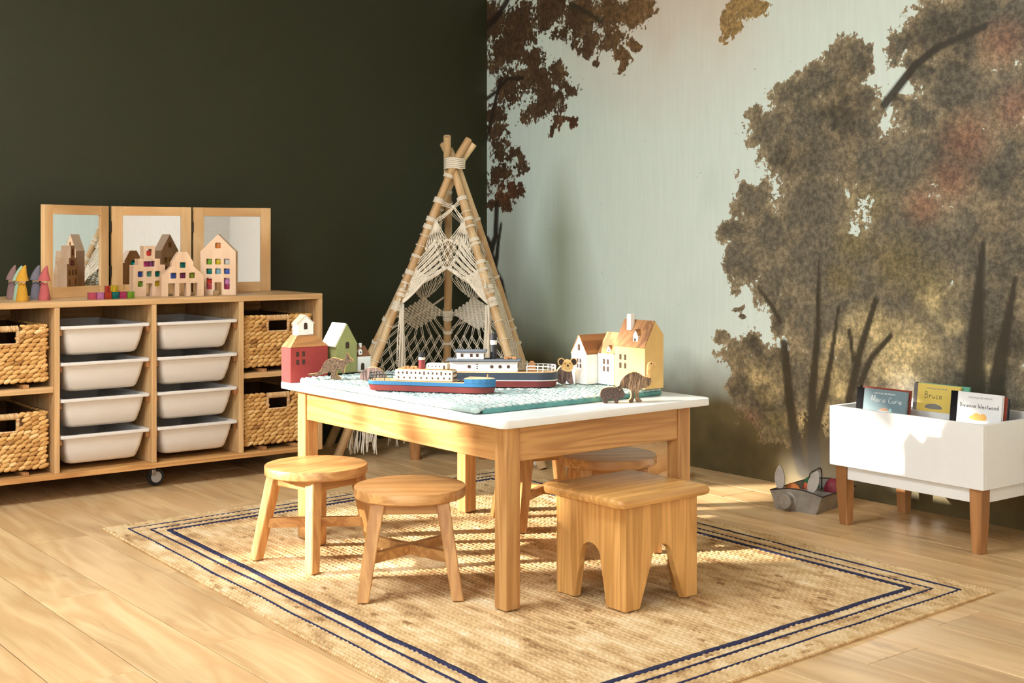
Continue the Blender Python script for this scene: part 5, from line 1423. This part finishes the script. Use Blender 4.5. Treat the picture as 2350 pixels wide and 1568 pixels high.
# plush animal resting behind the round stool
PLUSH = plain('tan_plush', (198, 158, 112), .95, .2, var=.1, bump=.5, bscale=300)
pa = thing('plush_animal', 'tan plush animal lying behind the round stool, near the picture wall', 'soft toy', (.50, 5.30, 0), R(10))
L_ = Lumps(20, 12); L_.add((.06, 0, .088), (1, 0, 0), (0, 0, 1), .26, .16, .176); L_.build('body', PLUSH, pa)
L_ = Lumps(16, 10); L_.add((-.10, -.02, .095), (1, 0, -.2), (0, 0, 1), .13, .11, .11); L_.build('head', PLUSH, pa)
for x, y in ((-.02, -.06), (.12, -.06), (-.02, .06), (.12, .06)):
    L_ = Lumps(10, 6); L_.add((x, y, .028), (1, 0, 0), (0, 0, 1), .10, .05, .055); L_.build('leg', PLUSH, pa)
for y in (-.055, .045):
    L_ = Lumps(10, 6); L_.add((-.085, y, .140), (.6, 0, 1), (0, 1, 0), .05, .03, .015); L_.build('ear', PLUSH, pa)
dot(pa, 'eye', -.135, -.065, .112, .006, EYEB); dot(pa, 'eye', -.160, .025, .112, .006, EYEB)
# ------------------------------------------------------------------ white book box on wooden legs
BN = Vector((1.460, 4.051, 0)); BANG = math.atan2(.598, .802)     # local x = depth (away right), y = length (away left)
bk = thing('book_box', 'white book browser box on tapered wooden legs before the picture wall', 'book box', BN, BANG)
BD, BL_, BZ0, BZ1, TH = .400, .600, .2065, .4103, .016
box('front_panel', 0, TH, 0, BL_, BZ0, BZ1, WHITE, bk, .0012)
box('back_panel', BD - TH, BD, 0, BL_, BZ0, BZ1, WHITE, bk, .0012)
box('end_panel', TH + .0002, BD - TH - .0002, 0, TH, BZ0, BZ1, WHITE, bk, .001)
box('end_panel', TH + .0002, BD - TH - .0002, BL_ - TH, BL_, BZ0, BZ1, WHITE, bk, .001)
box('bottom_panel', TH + .0002, BD - TH - .0002, TH + .0002, BL_ - TH - .0002, BZ0, BZ0 + .012, WHITE, bk, 0)
box('divider', .196, .208, TH + .0003, BL_ - TH - .0003, BZ0 + .0122, BZ1 - .010, WHITE, bk, .001)
PI = .020
box('plinth_rail', PI, PI + .018, .06, BL_ - .06, .160, BZ0 - .0003, WHITE, bk, .001)
box('plinth_rail', BD - PI - .018, BD - PI, .06, BL_ - .06, .160, BZ0 - .0003, WHITE, bk, .001)
box('plinth_rail', .06, BD - .06, PI, PI + .018, .160, BZ0 - .0003, WHITE, bk, .001)
box('plinth_rail', .06, BD - .06, BL_ - PI - .018, BL_ - PI, .160, BZ0 - .0003, WHITE, bk, .001)
def box_leg(cx, cy, sx, sy):
    bm = bmesh.new(); Ls = []
    for z, h_, off in ((0, .0165, 0.004), (.12, .0215, .001), (BZ0 - .0004, .0225, 0)):
        Ls.append([bm.verts.new((cx + a * h_ + sx * off, cy + b_ * h_ + sy * off, z)) for a, b_ in ((-1, -1), (1, -1), (1, 1), (-1, 1))])
    for a, b_ in zip(Ls, Ls[1:]):
        for i in range(4): bm.faces.new((a[i], a[(i + 1) % 4], b_[(i + 1) % 4], b_[i]))
    bm.faces.new(Ls[0][::-1]); bm.faces.new(Ls[-1])
    bmesh.ops.bevel(bm, geom=list(bm.edges), offset=.0015, segments=1, affect='EDGES')
    fin('leg', bm, LEGWOOD, bk, 2)
for cx, sx in ((.036, 1), (BD - .036, -1)):
    for cy, sy in ((.036, 1), (BL_ - .036, -1)): box_leg(cx, cy, sx, sy)

# handwriting: one stroke path per letter, unit height x-height .5, ascender 1
G = {
 'M': (1.0, [[(0, 0), (.12, .9), (.25, 1), (.42, .25), (.5, .2), (.68, 1), (.78, .95), (.85, .1), (.95, 0)]]),
 'a': (.6, [[(.42, .42), (.2, .5), (.05, .3), (.1, .08), (.28, .05), (.42, .4), (.42, .12), (.55, .05)]]),
 'r': (.48, [[(.05, .48), (.1, .02)], [(.1, .28), (.22, .46), (.42, .44)]]),
 'i': (.26, [[(.1, .46), (.1, .1), (.2, .03)], [(.12, .68), (.13, .72)]]),
 'e': (.52, [[(.05, .24), (.36, .3), (.34, .46), (.18, .5), (.05, .3), (.1, .06), (.28, .02), (.45, .14)]]),
 'C': (.8, [[(.62, .82), (.45, 1), (.2, .85), (.08, .45), (.2, .08), (.45, .02), (.66, .16)]]),
 'u': (.56, [[(.05, .46), (.06, .12), (.2, .03), (.36, .14), (.4, .46)], [(.4, .3), (.44, .05)]]),
 'B': (.7, [[(.08, 0), (.1, 1)], [(.1, .98), (.4, .92), (.42, .65), (.12, .54), (.5, .46), (.52, .1), (.08, .02)]]),
 'c': (.5, [[(.38, .42), (.2, .5), (.05, .28), (.14, .05), (.4, .1)]]),
 'V': (.62, [[(0, .95), (.05, .9), (.12, .3), (.28, .02), (.42, .3), (.48, .98)]]),
 'v': (.5, [[(.02, .48), (.12, .1), (.2, .02), (.32, .3), (.36, .62)]]),
 'n': (.55, [[(.05, .46), (.08, .02)], [(.08, .3), (.25, .48), (.36, .36), (.4, .05), (.48, .02)]]),
 'W': (1.0, [[(.02, .95), (.06, .3), (.2, .02), (.36, .2), (.42, .6), (.48, .2), (.66, .04), (.8, .4), (.82, .98)]]),
 's': (.46, [[(.36, .44), (.18, .5), (.1, .36), (.32, .22), (.28, .05), (.06, .06)]]),
 't': (.42, [[(.16, .85), (.14, .12), (.26, .03), (.36, .08)], [(.0, .55), (.34, .57)]]),
 'w': (.72, [[(.03, .46), (.1, .1), (.2, .04), (.34, .4), (.42, .08), (.52, .06), (.64, .5)]]),
 'o': (.54, [[(.22, .5), (.06, .34), (.1, .08), (.28, .03), (.42, .22), (.34, .46), (.2, .49)]]),
 'd': (.58, [[(.4, .4), (.2, .48), (.05, .26), (.16, .04), (.34, .1), (.42, .4)], [(.44, .98), (.43, .08), (.52, .03)]]),
 ' ': (.42, [])}
def smooth_line(p, n=4):
    P = np.array(p, float); out = []
    for i in range(len(P) - 1):
        p0, p1, p2, p3 = P[max(i - 1, 0)], P[i], P[i + 1], P[min(i + 2, len(P) - 1)]
        for k in range(n):
            t = k / n
            out.append(.5 * ((2 * p1) + (-p0 + p2) * t + (2 * p0 - 5 * p1 + 4 * p2 - p3) * t * t + (-p0 + 3 * p1 - 3 * p2 + p3) * t ** 3))
    out.append(P[-1]); return out
def handwriting(text, x, z, h, r, mat, parent, y):
    T = Tubes(); cx = x
    for i, ch in enumerate(text):
        w_, st_ = G[ch]
        for s in st_: T.add([(cx + p[0] * h, y, z + p[1] * h + .03 * h * math.sin(i * 1.7)) for p in smooth_line(s)], r, 5)
        cx += (w_ + .06) * h
    return T.build('title', mat, parent), cx
def caption(text, x, z, size, mat, parent, y):
    cu = bpy.data.curves.new('caption', 'FONT'); cu.body = text; cu.size = size; cu.extrude = .0001
    to = bpy.data.objects.new('caption', cu); COL.objects.link(to)
    bpy.context.view_layer.update()
    me = bpy.data.meshes.new_from_object(to.evaluated_get(bpy.context.evaluated_depsgraph_get()))
    bpy.data.objects.remove(to)
    me.name = 'caption'; me.materials.clear(); me.materials.append(mat)
    o = link('caption', me, parent, (x, y, z), (R(90), 0, 0)); return o
PAPER = plain('page_edges', (236, 230, 216), .8)
def book(label, bxp, byp, w_, h_, th, cov, spine, spw, zb, lean=8, turn=0):
    """book standing in the box: local x along its width, front cover faces -y"""
    p = BN + Vector((math.cos(BANG), math.sin(BANG), 0)) * bxp + Vector((-math.sin(BANG), math.cos(BANG), 0)) * byp
    t = thing('picture_book', label, 'book', (p.x, p.y, zb), BANG - R(90) + R(turn))
    t.rotation_euler = (R(-lean), 0, BANG - R(90) + R(turn))
    if spw > 0: box('spine', 0, spw, -.0002, th + .0002, 0, h_, plain('spine', spine, .85, .15), t, .0006)
    box('front_cover', spw + .0001, w_, 0, .0025, 0, h_, cov, t, .0004)
    box('back_cover', spw + .0001, w_, th - .0025, th, 0, h_, cov, t, .0004)
    box('pages', spw + .0001, w_ - .003, .0026, th - .0026, .003, h_ - .003, PAPER, t, 0)
    return t
GB = plain('grey_blue_cover', (122, 142, 146), .5, var=.03); YC = plain('yellow_cover', (240, 208, 104), .5, var=.03); WC = plain('white_cover', (240, 237, 232), .5, var=.02); RC = plain('rust_cover', (156, 70, 48), .5); TC = plain('green_cover', (110, 180, 150), .5); DC = plain('charcoal_cover', (54, 56, 60), .5)
INKW = plain('white_ink', (246, 244, 238), .6); INKD = plain('grey_ink', (84, 80, 78), .6); INKL = plain('light_ink', (150, 146, 142), .6)
ZB = BZ0 + .0160
# local x of a book runs from its left edge (large box y) to the right (small box y)
t = book('grey-blue picture book titled in white script, front left of the book box', .060, .556, .206, .252, .011, GB, (24, 22, 22), .030, ZB)
handwriting('Marie Curie', .062, .2085, .0195, .00085, INKW, t, -.0004); caption('Little People, BIG DREAMS', .072, .2360, .0078, INKW, t, -.0003)
hat = smooth_loop([(.095, .176), (.100, .186), (.118, .192), (.136, .188), (.140, .176)], 2); fin('hat_print', prism_bm(hat, [], -.0004, .0002), plain('print_tan', (196, 152, 122), .6), t)
fin('hat_band_print', prism_bm([(.096, .1775), (.139, .1775), (.139, .180), (.096, .180)], [], -.0006, .0001), INKW, t)
bow_ = smooth_loop([(.140, .176), (.138, .186), (.143, .192), (.149, .188), (.147, .182), (.152, .178), (.148, .173)], 1); fin('bow_print', prism_bm(bow_, [], -.0006, .0001), plain('print_mint', (170, 216, 208), .6), t)
book('rust-edged picture book right behind the grey-blue one', .076, .558, .210, .256, .009, RC, (24, 22, 22), .012, ZB)
t = book('yellow picture book in the rear half of the book box', .262, .470, .185, .262, .011, YC, (128, 120, 116), .016, ZB)
handwriting('Bruce', .046, .212, .024, .0008, INKD, t, -.0004); caption('Little People, BIG DREAMS', .052, .2445, .0076, INKL, t, -.0003)
fin('cap_print', prism_bm(smooth_loop([(.045, .176), (.055, .190), (.085, .196), (.115, .190), (.125, .176)], 2), [], -.0004, .0002), plain('print_grey', (140, 134, 126), .6), t)
book('green-edged picture book right behind the yellow one', .278, .474, .214, .262, .010, TC, (30, 28, 28), .010, ZB)
t = book('white picture book with orange print, at the right end of the book box', .116, .2165, .188, .268, .012, WC, (24, 22, 22), .026, ZB, 7)
handwriting('Vivienne Westwood', .036, .2195, .0143, .00075, INKD, t, -.0004); caption('Little People, BIG DREAMS', .066, .2500, .0078, INKL, t, -.0003)
fin('hair_print', prism_bm(smooth_loop([(.070, .186), (.085, .196), (.096, .204), (.108, .202), (.112, .198), (.122, .204), (.134, .200), (.138, .188), (.134, .180), (.080, .180)], 2), [], -.0004, .0002), plain('print_orange', (250, 190, 100), .6), t)
book('rust red picture book at the back of the white one', .134, .2165, .191, .262, .009, RC, (24, 22, 22), .010, ZB, 7)
book('slim charcoal picture book leaning in the middle of the rear half', .300, .30, .18, .235, .008, DC, (30, 30, 30), .010, ZB, 7)

# ------------------------------------------------------------------ galvanised pig tray
ZINC = plain('galvanised_metal', (150, 142, 130), .5, metal=.25, var=.22, bump=.25, bscale=60); RUST = plain('dark_rim', (58, 46, 40), .6, metal=.3); ZINCL = plain('pale_zinc', (196, 194, 188), .42, metal=.55, var=.12)
pg = thing('pig_tray', 'galvanised metal carrier tray with pig snout and ears on the floor by the wall', 'tray', (1.026, 4.725, 0), math.atan2(4.673 - 4.777, 1.087 - .965))
# local x along the front face (to the right), y away
LY = .270
def trap(z0, z1, b0, b1, y0, y1): pass
wb_, wt_, Hh = .080, .104, .066
def side_slab(sgn):
    bm = bmesh.new(); th = .002
    pts = [(sgn * wb_, .004, 0), (sgn * wt_, -.002, Hh), (sgn * wt_, LY + .002, Hh), (sgn * wb_, LY - .004, 0)]
    a = [bm.verts.new(p) for p in pts]; b_ = [bm.verts.new((p[0] - sgn * th, p[1], p[2])) for p in pts]
    for i in range(4): bm.faces.new((a[i], a[(i + 1) % 4], b_[(i + 1) % 4], b_[i]))
    bm.faces.new(a); bm.faces.new(b_[::-1]); return bm
fin('side_wall', side_slab(1), ZINC, pg); fin('side_wall', side_slab(-1), ZINC, pg)
box('floor_plate', -wb_ + .002, wb_ - .002, .004, LY - .004, 0, .0015, ZINC, pg, 0)
def end_plate(y0):
    tp = [(wt_ * (1 - 2 * i / 12), Hh + .016 * math.cos(math.pi / 2 * (1 - 2 * i / 12))) for i in range(13)]
    return prism_bm([(-wb_, 0), (wb_, 0)] + tp, [], y0, y0 + .002)
fin('front_plate', end_plate(-.001), ZINC, pg); fin('end_plate', end_plate(LY - .001), ZINC, pg)
T = Tubes()
tp = [(wt_ * (1 - 2 * i / 12), 0.0, Hh + .016 * math.cos(math.pi / 2 * (1 - 2 * i / 12))) for i in range(13)]
T.add(tp, .0024, 6); T.add([(x, LY, z) for x, y, z in tp], .0024, 6)
for s in (-1, 1): T.add([(s * wt_, 0, Hh), (s * wt_, LY, Hh)], .0024, 6)
T.build('rolled_rim', RUST, pg)
sn = fin('snout', lathe_bm([(.031, 0), (.0255, .004), (.0250, .026), (.0262, .029), (.0240, .031), (0, .0305)], 28), ZINC, pg, 0, True); sn.location = (-.030, -.001, .037); sn.rotation_euler = (R(90), 0, 0)
for x in (-.0085, .0085):
    n_ = fin('nostril', lathe_bm([(0, 0), (.0032, 0), (.0026, .0015), (0, .002)], 12), ZINCL, sn, 0, True); n_.location = (x, -.004, .030)
def ear(x, tilt, turn):
    sil = smooth_loop([(-.012, 0), (-.022, .028), (-.019, .058), (-.004, .083), (.004, .086), (.016, .062), (.021, .030), (.011, 0)], 2)
    e = fin('ear', prism_bm(sil, [], -.001, .002, .0006), RUST, pg); e.location = (x, .008, Hh + .008); e.rotation_euler = (R(-6), R(tilt), R(turn))
    inner = [(a * .80, .042 + (b_ - .042) * .82) for a, b_ in sil]
    fin('ear_rim', prism_bm(sil, [inner], -.0035, -.0011), ZINCL, e)
    fin('ear_inside', prism_bm(inner, [], -.0018, -.0012), ZINCL, e)
ear(-.066, -6, 0); ear(.054, 17, 0)
box('cross_divider', -wb_ - .006, wb_ + .006, .120, .122, .002, .060, ZINC, pg, 0)
box('long_divider', -.001, .001, .004, LY - .004, .002, .058, ZINC, pg, 0)
T = Tubes(); T.add([(.0, .10, .055), (.0, .10, .110), (.002, .104, .124), (.006, .112, .130), (.010, .165, .138), (.012, .173, .132), (.012, .176, .112), (.012, .176, .055)], .0024, 6); T.build('handle', RUST, pg)
def pebble(label, x, y, z, l, w_, h_, c, turn=0):
    a = pg.rotation_euler[2]; L_ = Lumps(16, 10); L_.add((0, 0, h_ / 2), (1, 0, .1), (0, 0, 1), l, w_, h_)
    o = L_.build('play_stone', plain('stone_%d' % len(bpy.data.materials), c, .55, var=.18))
    o.location = (pg.location.x + x * math.cos(a) - y * math.sin(a), pg.location.y + x * math.sin(a) + y * math.cos(a), z); o.rotation_euler = (0, 0, a + R(turn))
    return tag(o, label, 'play stone', 'colourful play pieces in the pig tray')
pebble('orange speckled piece in the front left of the pig tray', -.044, .060, .0025, .070, .050, .088, (206, 118, 58))
pebble('ochre piece in the front right of the pig tray', .045, .050, .0025, .072, .060, .058, (214, 150, 74))
pebble('dark green piece at the back of the pig tray', -.044, .200, .0025, .068, .050, .092, (44, 96, 60))
pebble('brick orange piece beside the dark green one in the pig tray', -.034, .143, .0025, .030, .024, .080, (190, 84, 44))
pebble('burgundy piece at the back right of the pig tray', .052, .190, .0025, .070, .060, .098, (122, 32, 46))
